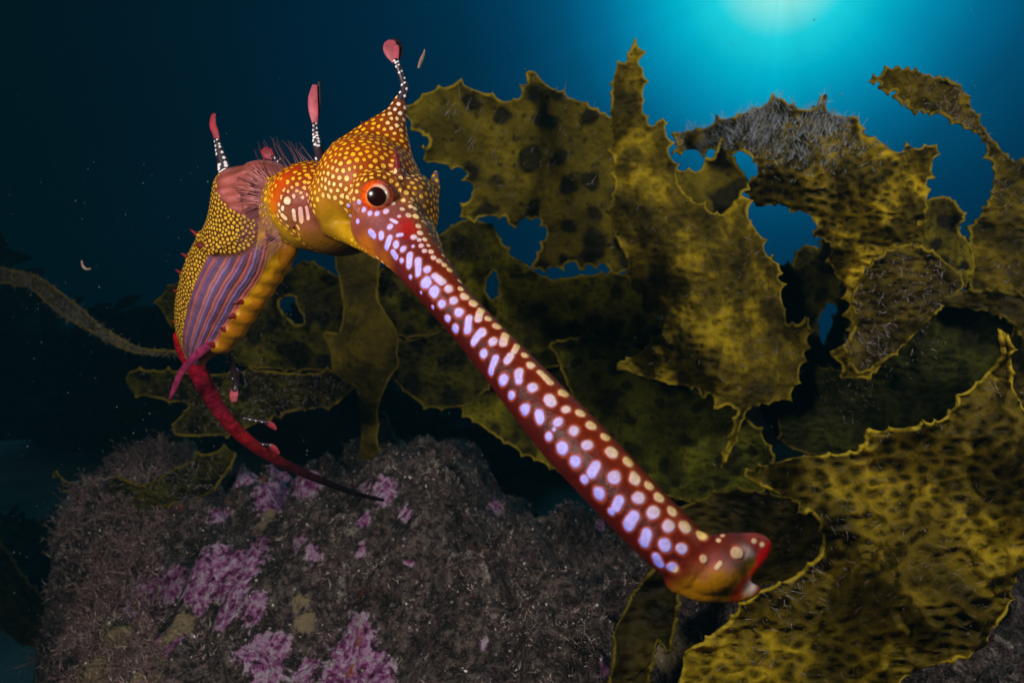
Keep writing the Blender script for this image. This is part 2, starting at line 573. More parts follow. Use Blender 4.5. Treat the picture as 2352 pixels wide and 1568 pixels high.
def turf():
    rr = random.Random(3)
    P_, N_, L_, C_ = [], [], [], []
    tries = 0
    pinkw = np.empty(nv, np.float32); rock_me.attributes['pink'].data.foreach_get('value', pinkw)
    creamw = np.empty(nv, np.float32); rock_me.attributes['cream'].data.foreach_get('value', creamw)
    fl = [p for p in rock_me.polygons if p.center[1] + 0.5 < 0.86 and p.center[2] + FLOOR_Z > FLOOR_Z + 0.04]
    off = Vector(rock.location)
    for p in fl:
        c = p.center + off
        px = c.x / max(c.y, .05)
        if px < -0.95 or px > 0.55: continue
        w = noise.noise(Vector((c.x * 22, c.y * 22, 5))) * 0.5 + 0.5
        w2 = noise.noise(Vector((c.x * 60, c.y * 60, 9))) * 0.5 + 0.5
        pk = max(pinkw[p.vertices[0]], creamw[p.vertices[0]] * 1.1)
        edge = min(1.0, max(0.0, (-0.50 * c.y - c.x) / 0.03))
        dens = (1.5 * w + 2.4 * w2 - 1.55) * (1 - 0.85 * min(1, pk * 1.2)) + edge * 0.8
        k = dens * 0.8
        k = int(k) + (rr.random() < k - int(k))
        for _ in range(max(0, k)):
            a, b = rr.random(), rr.random()
            vs = [rock_me.vertices[i].co for i in p.vertices]
            q = (vs[0] * (1 - a) + vs[1] * a) * (1 - b) + (vs[3] * (1 - a) + vs[2] * a) * b
            P_.append(q + off); N_.append(p.normal)
            L_.append((0.0014 + 0.0040 * w2 * rr.random() + edge * 0.006 * rr.random() ** 3 * (1 if w2 > .45 else .3)))
            C_.append(rr.random())
    P_, N_, L_, C_ = np.array(P_), np.array(N_), np.array(L_), np.array(C_)
    # each tuft: several strands, each forked once
    k = 13
    g = np.random.default_rng(5)
    pts = np.repeat(P_, k, 0) + g.normal(0, 0.0012, (len(P_) * k, 3))
    nn = np.repeat(N_, k, 0); LL = np.repeat(L_, k) * g.uniform(0.45, 1.15, len(pts)); cc = np.repeat(C_, k) + g.normal(0, .12, len(pts)); cc = np.clip(cc, 0, .93) ** 1.7; wh = g.random(len(pts)) < .016; cc[wh] = 1.5; LL[wh] = 0.0011
    # feathery branching tufts fringing the left shoulder
    ep, en = [], []
    for p in fl:
        c = p.center + off
        e = (-0.50 * c.y - c.x) / 0.03
        if e > 0.1 and c.y < .75 and rr.random() < 0.16: ep.append(c); en.append(p.normal)
    ep, en = np.array(ep), np.array(en)
    kb = 5
    ep = np.repeat(ep, kb, 0) + g.normal(0, .0015, (len(ep) * kb, 3)); en = np.repeat(en, kb, 0) + np.array([-.4, -.1, .3])
    Lb = g.uniform(.006, .015, len(ep))
    main, fm, m0 = strands(ep, en, Lb, np.full(len(ep), .0004), 0.45, seg=4, seed=31)
    vb = [main]; fb = [fm]; nb0 = len(main)
    mid = main.reshape(len(ep), m0 // 2, 2, 3).mean(2)
    for q in (1, 2, 3, 4):
        for rpt in range(3):
            bp_ = mid[:, q]
            v_, f_, m_ = strands(bp_, (mid[:, q] - mid[:, q - 1]) / np.linalg.norm(mid[:, q] - mid[:, q - 1], axis=1)[:, None] * .8, Lb * g.uniform(.18, .42, len(ep)), np.full(len(ep), .0003), 0.8, seg=2, seed=40 + q * 5 + rpt)
            vb.append(v_); fb.append(f_ + nb0); nb0 += len(v_)
    vbush = np.concatenate(vb); fbush = np.concatenate(fb)
    tb = g.uniform(.15, .9, nb0)
    v, f, m = strands(pts, nn, LL, np.where(cc > 1.25, 0.0009, 0.00023), 1.5, seg=3, seed=11)
    me = fast_mesh('turf_algae', np.concatenate([v, vbush]), np.concatenate([f, fbush + len(v)]))
    attr_f(me, 'tone', np.concatenate([np.repeat(cc, m), tb]))
    n = NT('turf_algae')
    c = n.ramp(n.attr('tone').outputs['Fac'], [(0.0, lin(30, 20, 18)), (0.2, lin(52, 40, 36)), (0.42, lin(104, 82, 74)), (0.6, lin(124, 88, 92)), (0.78, lin(184, 162, 148)), (0.95, lin(232, 216, 204)), (1.0, lin(236, 228, 216))])
    bs = n.n('BsdfPrincipled', Base_Color=c, Roughness=0.7)
    me_o = link_mesh('turf_algae', me, n.finish(bs.outputs[0]))
    tag(me_o, 'short brown and dull red turf algae carpeting the boulder', 'turf algae', kind='stuff')
    print('turf tufts', len(P_))


turf()

# ------------------------------------------------------------------ kelp


def kelp_mat(name, gold=1.0, blotch=0.8, rug=0.5, dark=1.0, green=0.0, scale=1.0, trans=0.3, seed=0.0, even=0.0):
    n = NT(name)
    co = n.n('VectorMath', {'operation': 'ADD'}, i0=obj_coord(n), i1=(seed, seed * 0.7, seed * 0.3)).outputs[0]
    n1 = n.n('TexNoise', Vector=co, Scale=26.0 * scale, Detail=7.0, Roughness=0.62).outputs['Fac']
    rg = rug
    buv = n.n('VectorMath', {'operation': 'ADD'}, i0=n.attr('blade_uv').outputs['Vector'], i1=(seed, seed * 0.7, 0)).outputs[0]
    n2 = n.n('TexNoise', Vector=co, Scale=260.0, Detail=5.0, Roughness=0.7).outputs['Fac']
    dist = n.n('VectorMath', {'operation': 'ADD'}, i0=buv, i1=n.n('VectorMath', {'operation': 'SCALE'}, i0=n.n('TexNoise', Vector=buv, Scale=60.0, Detail=3.0).outputs['Color'], Scale=0.012).outputs[0]).outputs[0]
    v1 = n.n('TexVoronoi', {'feature': 'SMOOTH_F1', 'voronoi_dimensions': '2D'}, Vector=dist, Scale=48.0 * scale)
    v2 = n.n('TexVoronoi', {'feature': 'F1', 'voronoi_dimensions': '2D'}, Vector=dist, Scale=110.0 * scale)
    g = green
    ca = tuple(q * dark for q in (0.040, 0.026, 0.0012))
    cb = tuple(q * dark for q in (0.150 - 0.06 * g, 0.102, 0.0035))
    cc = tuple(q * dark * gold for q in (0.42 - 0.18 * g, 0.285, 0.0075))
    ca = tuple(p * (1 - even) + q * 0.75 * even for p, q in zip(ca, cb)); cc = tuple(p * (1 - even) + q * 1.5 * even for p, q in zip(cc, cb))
    base = n.ramp(n1, [(0.34, ca + (1,)), (0.48, cb + (1,)), (0.62, cc + (1,))])
    cell = n.n('SeparateColor', Color=v1.outputs['Color']).outputs[0]
    bm_ = n.math('MULTIPLY', n.rng(v1.outputs['Distance'], 0.20, 0.42, 1.0, 0.0), n.rng(cell, 0.30, 0.42))
    base = n.mix(n.math('MULTIPLY', bm_, blotch), base, (0.012 * dark, 0.010 * dark, 0.003 * dark, 1))
    cell2 = n.n('SeparateColor', Color=v2.outputs['Color']).outputs[1]
    b2 = n.math('MULTIPLY', n.rng(v2.outputs['Distance'], 0.10, 0.30, 1.0, 0.0), n.rng(cell2, 0.55, 0.65))
    base = n.mix(n.math('MULTIPLY', b2, 0.7 * blotch), base, (0.018 * dark, 0.013 * dark, 0.003 * dark, 1))
    base = n.mix(n.rng(n2, 0.50, 0.68, 0.0, 0.5), base, (0.03 * dark, 0.022 * dark, 0.004 * dark, 1))
    wuv = n.n('VectorMath', {'operation': 'ADD'}, i0=buv, i1=n.n('VectorMath', {'operation': 'SCALE'}, i0=n.n('TexNoise', Vector=buv, Scale=90.0, Detail=2.0).outputs['Color'], Scale=0.005).outputs[0]).outputs[0]
    v3 = n.n('TexVoronoi', {'feature': 'SMOOTH_F1', 'voronoi_dimensions': '2D'}, Vector=n.n('Mapping', Vector=wuv, Rotation=(0, 0, 0.75), Scale=(1.0, 1.75, 1.0)).outputs[0], Scale=112.0).outputs['Distance']
    pitk = n.math('MULTIPLY', n.rng(v3, 0.14, 0.46, 0.95 * min(1, rug), 0.0), n.rng(n.n('TexNoise', Vector=buv, Scale=16.0, Detail=3.0).outputs['Fac'], 0.36, 0.62, 0.25, 1.0))
    base = n.mix(pitk, base, (0.018 * dark, 0.015 * dark, 0.001, 1))  # dimples darkened in the colour: mostly their shade painted in, some pigment
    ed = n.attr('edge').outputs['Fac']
    base = n.mix(n.rng(ed, 0.0, 1.0, 0.85, 0.0), base, (0.50 * dark, 0.36 * dark, 0.02 * dark, 1))  # naturally paler margin, with light caught on thin edges painted in too
    vr = n.n('TexVoronoi', {'feature': 'SMOOTH_F1'}, Vector=dist, Scale=85.0).outputs['Distance']
    h = n.math('ADD', n.math('MULTIPLY', v3, rug * 1.1), n.math('ADD', n.math('MULTIPLY', n1, 0.9), n.math('MULTIPLY', n2, 0.12)))
    bp = n.n('Bump', Strength=0.9, Distance=0.011, Height=h)
    p = n.n('BsdfPrincipled', Base_Color=base, Roughness=0.55, Normal=bp.outputs[0])
    p.inputs['Specular IOR Level'].default_value = 0.14
    tr = n.n('BsdfTranslucent', Color=n.mix(1.0, base, (1.3, 1.2, 0.6, 1), 'MULTIPLY'))
    return n.finish(n.n('MixShader', i0=trans, i1=p.outputs[0], i2=tr.outputs[0]).outputs[0])


FUZZ = plain_mat('hydroid_fuzz', lin(150, 136, 134), 0.8, 500, 0.3, 0.0, 0.2)
FUZZB = plain_mat('pale_hydroid_fuzz', lin(160, 166, 172), 0.8, 500, 0.3, 0.0, 0.2)


def outline_curve(pts, step, spine, gap, seed):
    """closed smooth outline through pts, with hooked marginal spines"""
    rr = random.Random(seed)
    A = np.array(pts, float)
    k = len(A)
    B = np.vstack([A[-1:], A, A[:2]])
    out = []
    for i in range(k):
        p0, p1, p2, p3 = B[i], B[i + 1], B[i + 2], B[i + 3]
        n = max(2, int(np.linalg.norm(p2 - p1) / step))
        for j in range(n):
            u = j / n
            out.append(0.5 * (2 * p1 + (p2 - p0) * u + (2 * p0 - 5 * p1 + 4 * p2 - p3) * u * u + (3 * p1 - p0 - 3 * p2 + p3) * u ** 3) * 0.55
                       + (p1 * (1 - u) + p2 * u) * 0.45)
    C = np.array(out)
    if spine <= 0:
        return C
    T = np.roll(C, -1, 0) - np.roll(C, 1, 0); T /= np.linalg.norm(T, axis=1)[:, None] + 1e-9
    area = 0.5 * np.sum(C[:, 0] * np.roll(C[:, 1], -1) - np.roll(C[:, 0], -1) * C[:, 1])
    N = np.c_[T[:, 1], -T[:, 0]] * (1 if area > 0 else -1)
    seg = np.linalg.norm(np.roll(C, -1, 0) - C, axis=1); s = np.r_[0, np.cumsum(seg)[:-1]]; tot = seg.sum()
    sp, q = [], rr.uniform(0, gap)
    while q < tot:
        sp.append((q, spine * (0.25 + 1.25 * rr.random() ** 1.6))); q += gap * rr.uniform(0.45, 1.6)
    off = np.zeros(len(C)); lean = np.zeros(len(C))
    for q, hgt in sp:
        d = np.abs(s - q); d = np.minimum(d, tot - d)
        e = hgt * np.exp(-d / (hgt * 0.30 + 1.2))
        m = e > off
        off = np.where(m, e, off)
    return C + N * (off - spine * 0.12)[:, None]


def inside(poly, pts):
    x, y = pts[:, 0], pts[:, 1]
    c = np.zeros(len(pts), bool)
    j = len(poly) - 1
    for i in range(len(poly)):
        xi, yi = poly[i]; xj, yj = poly[j]
        if yi != yj:
            m = ((yi > y) != (yj > y)) & (x < (xj - xi) * (y - yi) / (yj - yi) + xi)
            c ^= m
        j = i
    return c


def blade_geo(pts, depths, seed, spine=12, gap=42, holes=(), relief=0.006, rel_scale=14.0, curl=0.0085, ripple=0.0, arch=None, cell=13, step=3.2, edge_px=6.0):
    rr = np.random.default_rng(seed)
    spine *= 1.55; gap *= 0.82
    O = outline_curve(pts, step, spine, gap, seed)
    Hs = [outline_curve(h, step, spine * 0.7, gap * 0.8, seed + 9 + i) for i, h in enumerate(holes)]
    # holes: spines point into the hole
    lo, hi = O.min(0), O.max(0)
    gx, gy = np.meshgrid(np.arange(lo[0], hi[0], cell), np.arange(lo[1], hi[1], cell))
    G = np.c_[gx.ravel(), gy.ravel()] + rr.uniform(-cell * .3, cell * .3, (gx.size, 2))
    keep = inside(O, G)
    for h in Hs: keep &= ~inside(h, G)
    G = G[keep]
    allb = np.vstack([O] + Hs)
    # distance to the margin
    def dmin(Q):
        out = np.empty(len(Q))
        for i in range(0, len(Q), 2000):
            out[i:i + 2000] = np.sqrt(((Q[i:i + 2000, None] - allb[None]) ** 2).sum(2).min(1))
        return out
    dg = dmin(G)
    G = G[dg > cell * 0.35]
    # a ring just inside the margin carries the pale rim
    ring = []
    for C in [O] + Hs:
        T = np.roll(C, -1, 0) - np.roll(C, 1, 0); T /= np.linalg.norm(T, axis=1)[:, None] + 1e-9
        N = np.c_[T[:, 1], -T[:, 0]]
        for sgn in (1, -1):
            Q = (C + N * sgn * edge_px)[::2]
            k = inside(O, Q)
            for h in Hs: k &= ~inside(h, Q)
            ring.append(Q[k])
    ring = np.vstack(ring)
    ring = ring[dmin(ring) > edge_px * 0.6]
    P2 = np.vstack([allb, G, ring])
    edges, base = [], 0
    for C in [O] + Hs:
        n = len(C); edges += [(base + i, base + (i + 1) % n) for i in range(n)]; base += n
    res = delaunay_2d_cdt([Vector(p) for p in P2], edges, [], 1, 1e-4)
    v2 = np.array([tuple(v) for v in res[0]])
    tri = np.array([f for f in res[2] if len(f) == 3])
    cen = v2[tri].mean(1)
    ok = inside(O, cen)
    for h in Hs: ok &= ~inside(h, cen)
    tri = tri[ok]
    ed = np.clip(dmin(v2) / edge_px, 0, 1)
    D = np.array(depths, float)
    w = 1.0 / (((v2[:, None] - D[None, :, :2]) ** 2).sum(2) + 900.0) ** 1.25
    d = (w * D[None, :, 2]).sum(1) / w.sum(1)
    nz = np.array([noise.fractal(Vector((x / 1533 * rel_scale, y / 1533 * rel_scale, seed * 3.7)), 0.9, 2.0, 4) for x, y in v2])
    d = d + relief * nz
    if arch:
        A_ = np.array(arch[0], float); dm = np.full(len(v2), 1e9)
        for i in range(len(A_) - 1):
            p0, e = A_[i], A_[i + 1] - A_[i]
            t = np.clip(((v2 - p0) @ e) / (e @ e), 0, 1)
            dm = np.minimum(dm, np.sqrt(((v2 - p0 - t[:, None] * e) ** 2).sum(1)))
        d = d + arch[1] * np.minimum(dm / 100.0, 1.8) ** 1.6
    if ripple:
        d = d + ripple * np.array([noise.noise(Vector(((x + .5 * y) / 26, (y - .5 * x) / 44, seed * 2.1))) + .7 * noise.noise(Vector((x / 70, y / 50, seed * 5.1))) for x, y in v2])
    dd = dmin(v2)
    nz2 = np.array([noise.noise(Vector((x / 62, y / 62, seed * 1.7))) for x, y in v2])
    d = d - curl * np.exp(-dd / 22.0) * (0.5 + nz2 * 1.4)
    w3 = P(v2[:, 0], v2[:, 1], d)
    # face the triangles to the front
    a, b, c = w3[tri[:, 0]], w3[tri[:, 1]], w3[tri[:, 2]]
    nn = np.cross(b - a, c - a)
    flip = (nn * (a + b + c)).sum(1) > 0
    tri[flip] = tri[flip][:, ::-1]
    return v2, w3, tri, ed


def add_fuzz(parent, v2, w3, tri, masks, seed, mat, lmin=5, lmax=14, width=0.9, sway=(0, 0, 0), name='hydroid_fuzz', clump=1, lean=0.55):
    """masks: rows x, y, radius, strands"""
    g = np.random.default_rng(seed)
    a, b, c = w3[tri[:, 0]], w3[tri[:, 1]], w3[tri[:, 2]]
    nn = np.cross(b - a, c - a); ar = np.linalg.norm(nn, axis=1) + 1e-12
    nn = nn / ar[:, None]
    cen2 = v2[tri].mean(1)
    idx = []
    for x, y, r, cnt in masks:
        wt = ar * np.exp(-((cen2 - np.array([x, y])) ** 2).sum(1) / (r * r))
        if wt.sum() <= 1e-12: continue
        idx.append(g.choice(len(tri), int(cnt), p=wt / wt.sum()))
    if not idx: return
    idx = np.concatenate(idx)
    u = g.random((len(idx), 2)); m = u.sum(1) > 1; u[m] = 1 - u[m]
    p = a[idx] + (b - a)[idx] * u[:, :1] + (c - a)[idx] * u[:, 1:]
    n_ = nn[idx]
    if clump > 1:
        p = np.repeat(p, clump, 0) + g.normal(0, 0.0007, (len(p) * clump, 3)); n_ = np.repeat(n_, clump, 0)
    p = p + n_ * 0.0004
    dep = p @ FW
    px = dep / F_
    v, f, k = strands(p, n_ * 0.6, g.uniform(lmin, lmax, len(p)) * px, g.uniform(0.6, 1.3, len(p)) * width * px, lean, seg=3, seed=seed, sway=sway)
    me = fast_mesh(name, v, f)
    me.transform(Matrix.Translation(-Vector(parent.matrix_world.translation if parent.parent else parent.location)))
    o = link_mesh(name, me, mat, parent)
    o['kind'] = 'stuff'
    return o


KELP = {}


def kelp_blade(label, pts, depths, mat, seed, fuzz=(), fz=None, group='kelp blades around the boulder', name='kelp', parent=None, thick=0.0016, base=None, **kw):
    v2, w3, tri, ed = blade_geo(pts, depths, seed, **kw)
    me = fast_mesh(name, w3, tri, smooth=True)
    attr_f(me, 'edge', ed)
    uv = me.attributes.new('blade_uv', 'FLOAT_VECTOR', 'POINT')
    dm_ = float(np.mean([q[2] for q in depths])) / F_
    uv.data.foreach_set('vector', np.c_[v2[:, 0] * dm_, v2[:, 1] * dm_, np.zeros(len(v2))].astype(np.float32).ravel())
    o = link_mesh(name, me, mat)
    org = Vector(base) if base is not None else Vector(w3[np.argmin(w3[:, 2])])
    recentre(o, org)
    sol = o.modifiers.new('thickness', 'SOLIDIFY'); sol.thickness = thick; sol.offset = 0.0
    if parent is None:
        tag(o, label, 'kelp', group)
    if fuzz:
        add_fuzz(o, v2, w3, tri, fuzz, seed + 50, **(fz or dict(mat=FUZZ)))
    if parent is not None:
        o.parent = parent
        o.location = org - Vector(parent.location)
    return o


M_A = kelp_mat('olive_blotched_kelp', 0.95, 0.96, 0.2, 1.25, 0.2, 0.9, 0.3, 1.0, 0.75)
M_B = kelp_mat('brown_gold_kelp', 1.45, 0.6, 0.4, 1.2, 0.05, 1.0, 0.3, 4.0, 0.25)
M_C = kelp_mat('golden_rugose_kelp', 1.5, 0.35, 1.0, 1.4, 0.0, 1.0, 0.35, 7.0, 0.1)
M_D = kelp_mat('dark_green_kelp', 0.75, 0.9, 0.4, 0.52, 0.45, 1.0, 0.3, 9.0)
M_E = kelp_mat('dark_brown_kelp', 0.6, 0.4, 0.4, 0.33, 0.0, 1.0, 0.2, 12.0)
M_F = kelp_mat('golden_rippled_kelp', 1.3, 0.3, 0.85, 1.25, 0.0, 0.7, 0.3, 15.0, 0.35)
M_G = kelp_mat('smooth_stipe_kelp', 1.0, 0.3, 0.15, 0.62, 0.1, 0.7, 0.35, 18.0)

K1 = [(932, 258), (967, 220), (999, 205), (1047, 196), (1092, 205), (1132, 220), (1159, 231), (1193, 223), (1227, 180), (1271, 203), (1303, 221), (1339, 234),
      (1374, 255), (1403, 268), (1440, 320), (1450, 450), (1460, 600), (1443, 622), (1407, 628), (1386, 605), (1344, 609), (1331, 617), (1319, 603), (1294, 603), (1266, 615), (1216, 615),
      (1235, 588), (1252, 550), (1255, 521), (1243, 504), (1210, 500), (1170, 512), (1159, 498), (1109, 498), (1054, 500), (1082, 450), (1089, 425), (1079, 396), (1047, 383),
      (1006, 377), (971, 367), (990, 345), (987, 322), (974, 306), (955, 300)]
kelp_blade('broad olive kelp blade with dark blotches just right of the seadragon crest', K1, [(940, 260, .49), (1200, 300, .52), (1400, 300, .55), (1060, 490, .50), (1300, 560, .54), (1440, 600, .56)], M_A, 1,
           fuzz=[(1150, 350, 230, 260), (1300, 450, 160, 130), (1000, 230, 80, 40)], fz=dict(mat=FUZZ, lmin=6, lmax=22, width=0.7, sway=(0, 0, .8)), spine=13, gap=48, relief=0.010, ripple=0.0012, cell=10, arch=([(940, 300), (1150, 320), (1330, 430), (1400, 620)], 0.012))

K2 = [(1459, 89), (1467, 124), (1467, 146), (1479, 161), (1478, 221), (1476, 258), (1486, 281), (1497, 290), (1524, 269), (1529, 303), (1534, 351), (1553, 380), (1555, 418), (1582, 453),
      (1611, 476), (1653, 494), (1703, 450), (1718, 490), (1721, 505), (1746, 544), (1754, 573), (1764, 598), (1790, 605), (1786, 627), (1786, 647), (1794, 683), (1804, 720), (1808, 745), (1830, 747),
      (1858, 730), (1855, 755), (1851, 791), (1837, 842), (1830, 881), (1790, 920), (1740, 930), (1712, 950), (1690, 1015), (1655, 1075), (1672, 1010), (1693, 945), (1670, 930), (1653, 928), (1630, 905), (1612, 916),
      (1596, 886), (1550, 886), (1508, 874), (1461, 861), (1428, 836), (1474, 806), (1508, 777), (1527, 748), (1508, 718), (1482, 710), (1474, 680), (1449, 664), (1445, 626), (1436, 588), (1424, 567), (1411, 533),
      (1403, 491), (1409, 447), (1412, 415), (1407, 351), (1404, 271), (1402, 239), (1409, 175), (1419, 140), (1435, 143), (1447, 117)]
kelp_blade('tall upright kelp blade narrowing to a pointed tip left of the sun glow', K2, [(1455, 90, .47), (1440, 250, .465), (1470, 420, .455), (1600, 600, .44), (1440, 650, .47), (1800, 720, .46), (1500, 820, .44), (1700, 900, .45), (1655, 1075, .46)], M_B, 2,
           fuzz=[(1580, 700, 170, 190), (1700, 800, 120, 120), (1500, 480, 90, 50)], fz=dict(mat=FUZZ, lmin=5, lmax=16, width=0.8, sway=(.4, 0, .3)), spine=10, gap=44, relief=0.008, ripple=0.0016, cell=9, arch=([(1452, 90), (1446, 300), (1500, 500), (1610, 680), (1690, 900), (1670, 1070)], 0.016))

K3 = [(1545, 393), (1602, 393), (1620, 375), (1640, 361), (1655, 315), (1674, 346), (1692, 375), (1714, 404), (1718, 418), (1703, 447), (1690, 500), (1613, 500), (1550, 440)]
kelp_blade('small olive kelp lobe with one tall spike between the upright and golden blades', K3, [(1560, 400, .50), (1700, 420, .50)], M_A, 3, spine=9, gap=40)

K4 = [(1541, 306), (1613, 296), (1685, 267), (1757, 242), (1786, 233), (1800, 229), (1818, 249), (1865, 249), (1890, 229), (1905, 270), (1937, 267), (1973, 270), (1977, 303), (2016, 321), (2038, 339),
      (2067, 353), (2106, 342), (2153, 330), (2142, 375), (2126, 411), (2132, 443), (2125, 476), (2125, 519), (2130, 545), (2171, 598), (2222, 649), (2226, 655), (2181, 668), (2145, 694), (2127, 730), (2091, 766), (2037, 828),
      (2019, 845), (1965, 871), (1929, 827), (1931, 802), (1950, 785), (1962, 773), (1958, 730), (1951, 680), (1940, 651), (1919, 634), (1916, 598), (1905, 558), (1887, 548), (1865, 544), (1876, 526), (1869, 508),
      (1851, 490), (1818, 483), (1793, 469), (1743, 476), (1728, 458), (1721, 429), (1739, 400), (1736, 371), (1707, 350), (1674, 350), (1638, 339), (1602, 342), (1541, 350), (1570, 325)]
kelp_blade('golden rugose kelp blade under the sun glow with grey fuzz along its top', K4, [(1541, 320, .53), (1750, 280, .49), (1950, 300, .47), (2150, 340, .47), (1850, 420, .46), (2050, 480, .44), (2100, 620, .45), (1980, 850, .47), (1900, 560, .47)], M_C, 4,
           fuzz=[(1640, 310, 75, 700), (1740, 280, 80, 1100), (1840, 290, 90, 1000), (1930, 310, 70, 350)], fz=dict(mat=FUZZB, lmin=8, lmax=24, width=0.6, sway=(.15, 0, .9)), spine=13, gap=44, relief=0.012, ripple=0.0022, cell=8, arch=([(1560, 320), (1800, 300), (1990, 420), (2040, 600), (1990, 850)], 0.014))

K4b = [(2005, 600), (2080, 560), (2160, 590), (2215, 650), (2180, 690), (2130, 740), (2080, 790), (2030, 830), (1970, 860), (1940, 800), (1965, 740), (1955, 680)]
kelp_blade('brown kelp lobe covered in pale bristly hydroids below the golden blade', K4b, [(2080, 600, .425), (1960, 800, .45), (2180, 680, .44)], kelp_mat('brown_bristled_kelp', 0.9, 0.5, 0.5, 0.75, 0, 1.0, 0.25, 21.0), 14,
           fuzz=[(2060, 660, 90, 420), (2000, 780, 60, 260), (2130, 640, 60, 160)], fz=dict(mat=FUZZ, lmin=8, lmax=20, width=0.8, sway=(-.5, 0, .4)), spine=6, gap=36)

K5 = [(1750, 590), (1800, 612), (1850, 612), (1880, 575), (1895, 545), (1930, 600), (1930, 660), (1900, 700), (1880, 740), (1900, 830), (1960, 880), (1990, 980), (1900, 1020), (1780, 1000), (1730, 900), (1700, 700)]
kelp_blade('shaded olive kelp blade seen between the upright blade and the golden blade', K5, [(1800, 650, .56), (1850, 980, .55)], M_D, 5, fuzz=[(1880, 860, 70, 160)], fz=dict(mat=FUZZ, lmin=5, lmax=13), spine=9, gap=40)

K6 = [(1991, 189), (2016, 179), (2041, 159), (2110, 168), (2153, 180), (2200, 191), (2222, 227), (2240, 267), (2268, 306), (2297, 339), (2322, 371), (2352, 378), (2430, 420), (2430, 760), (2300, 720), (2240, 690), (2222, 634), (2225, 562),
      (2240, 508), (2268, 472), (2282, 418), (2281, 375), (2262, 330), (2243, 306), (2222, 296), (2189, 274), (2153, 260), (2117, 252), (2081, 247), (2086, 231), (2052, 226), (2059, 209), (2020, 206), (2023, 188)]
kelp_blade('arching kelp frond at the right edge curling over to a ragged tip', K6, [(1995, 190, .46), (2150, 210, .48), (2270, 320, .50), (2340, 500, .47), (2300, 700, .46)], kelp_mat('brown_arching_kelp', 0.9, 0.6, 0.5, 0.7, 0, 1.0, 0.3, 24.0), 6,
           fuzz=[(2160, 235, 60, 260), (2240, 300, 40, 120), (2300, 450, 60, 120), (2320, 620, 60, 160)], fz=dict(mat=FUZZ, lmin=5, lmax=12, width=0.7, sway=(0, 0, .6)), spine=9, gap=30, relief=0.006, ripple=0.002, cell=9)

K7 = [(2110, 470), (2160, 450), (2195, 465), (2215, 505), (2195, 525), (2228, 560), (2238, 600), (2225, 660), (2170, 640), (2110, 560)]
kelp_blade('small lumpy yellow green kelp lobe peeping out right of the golden blade', K7, [(2160, 500, .47), (2200, 620, .465)], kelp_mat('lumpy_green_kelp', 1.1, 1.0, 0.3, 0.85, 0.3, 1.6, 0.3, 27.0), 7, spine=7, gap=30)

K8 = [(1709, 1092), (1784, 1060), (1818, 1052), (1902, 1043), (1969, 1038), (1988, 1018), (1992, 986), (2042, 991), (2053, 986), (2110, 980), (2161, 964), (2193, 935), (2204, 910), (2247, 878), (2265, 856), (2298, 827), (2302, 799),
      (2290, 755), (2318, 780), (2330, 900), (2430, 1060), (2440, 1240), (2352, 1300), (2322, 1346), (2313, 1405), (2271, 1455), (2255, 1488), (2162, 1524), (2120, 1535), (2070, 1560), (2030, 1640), (1560, 1660), (1566, 1539), (1574, 1493), (1616, 1472),
      (1667, 1434), (1700, 1400), (1742, 1358), (1818, 1329), (1847, 1308), (1881, 1278), (1890, 1240), (1885, 1203), (1860, 1175), (1835, 1178), (1830, 1152), (1767, 1125)]
kelp_blade('largest golden rippled kelp blade filling the lower right beyond the snout', K8, [(1715, 1092, .37), (2000, 1030, .36), (2300, 800, .36), (2300, 1000, .32), (2352, 1200, .31), (1900, 1250, .33), (2100, 1400, .29), (1700, 1430, .31), (1700, 1600, .28)], M_F, 8,
           fuzz=[(1950, 1200, 200, 260), (2150, 1150, 170, 240), (1950, 1400, 180, 300), (2200, 1300, 140, 160), (1820, 1340, 70, 160), (1750, 1480, 120, 120), (2260, 900, 60, 60)], fz=dict(mat=FUZZ, lmin=6, lmax=18, width=0.75, sway=(.3, 0, -.1)),
           spine=8, gap=60, relief=0.012, rel_scale=8.0, ripple=0.0009, cell=8, arch=([(2330, 800), (2180, 1120), (1980, 1350), (1700, 1560)], -0.006))

K9 = [(2312, 790), (2352, 750), (2450, 780), (2450, 1330), (2352, 1290), (2332, 1120), (2318, 950)]
kelp_blade('dark brown kelp blade cut off by the right edge of the picture', K9, [(2352, 800, .42), (2352, 1200, .40)], M_E, 9, fuzz=[(2340, 950, 60, 70)], fz=dict(mat=FUZZ, lmin=5, lmax=12), spine=7, gap=44)

K11 = [(2154, 690), (2211, 668), (2283, 666), (2352, 678), (2440, 700), (2440, 800), (2352, 780), (2319, 735), (2247, 711), (2175, 704)]
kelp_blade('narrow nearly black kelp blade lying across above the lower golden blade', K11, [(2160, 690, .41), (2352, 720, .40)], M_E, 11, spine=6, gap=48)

K10 = [(990, 560), (1060, 505), (1130, 515), (1165, 580), (1200, 600), (1260, 640), (1340, 632), (1440, 630), (1500, 715), (1532, 750), (1490, 810), (1400, 825), (1300, 840), (1180, 850), (1080, 760), (1000, 660)]
kelp_blade('dim green kelp blade behind the upper snout with a torn hole', K10, [(1050, 540, .60), (1500, 740, .55), (1200, 820, .56)], kelp_mat('dim_olive_kelp', 0.85, 0.8, 0.3, 1.25, 0.5, 1.2, 0.3, 45.0), 10, holes=[[(1118, 640), (1140, 625), (1145, 660), (1130, 690), (1115, 670)]],
           fuzz=[(1050, 540, 60, 260), (1300, 720, 160, 120)], fz=dict(mat=FUZZ, lmin=5, lmax=14, width=0.6), spine=8, gap=46)
K10b = [(1270, 790), (1400, 775), (1500, 820), (1600, 900), (1700, 940), (1780, 1050), (1740, 1150), (1620, 1160), (1480, 1120), (1350, 980)]
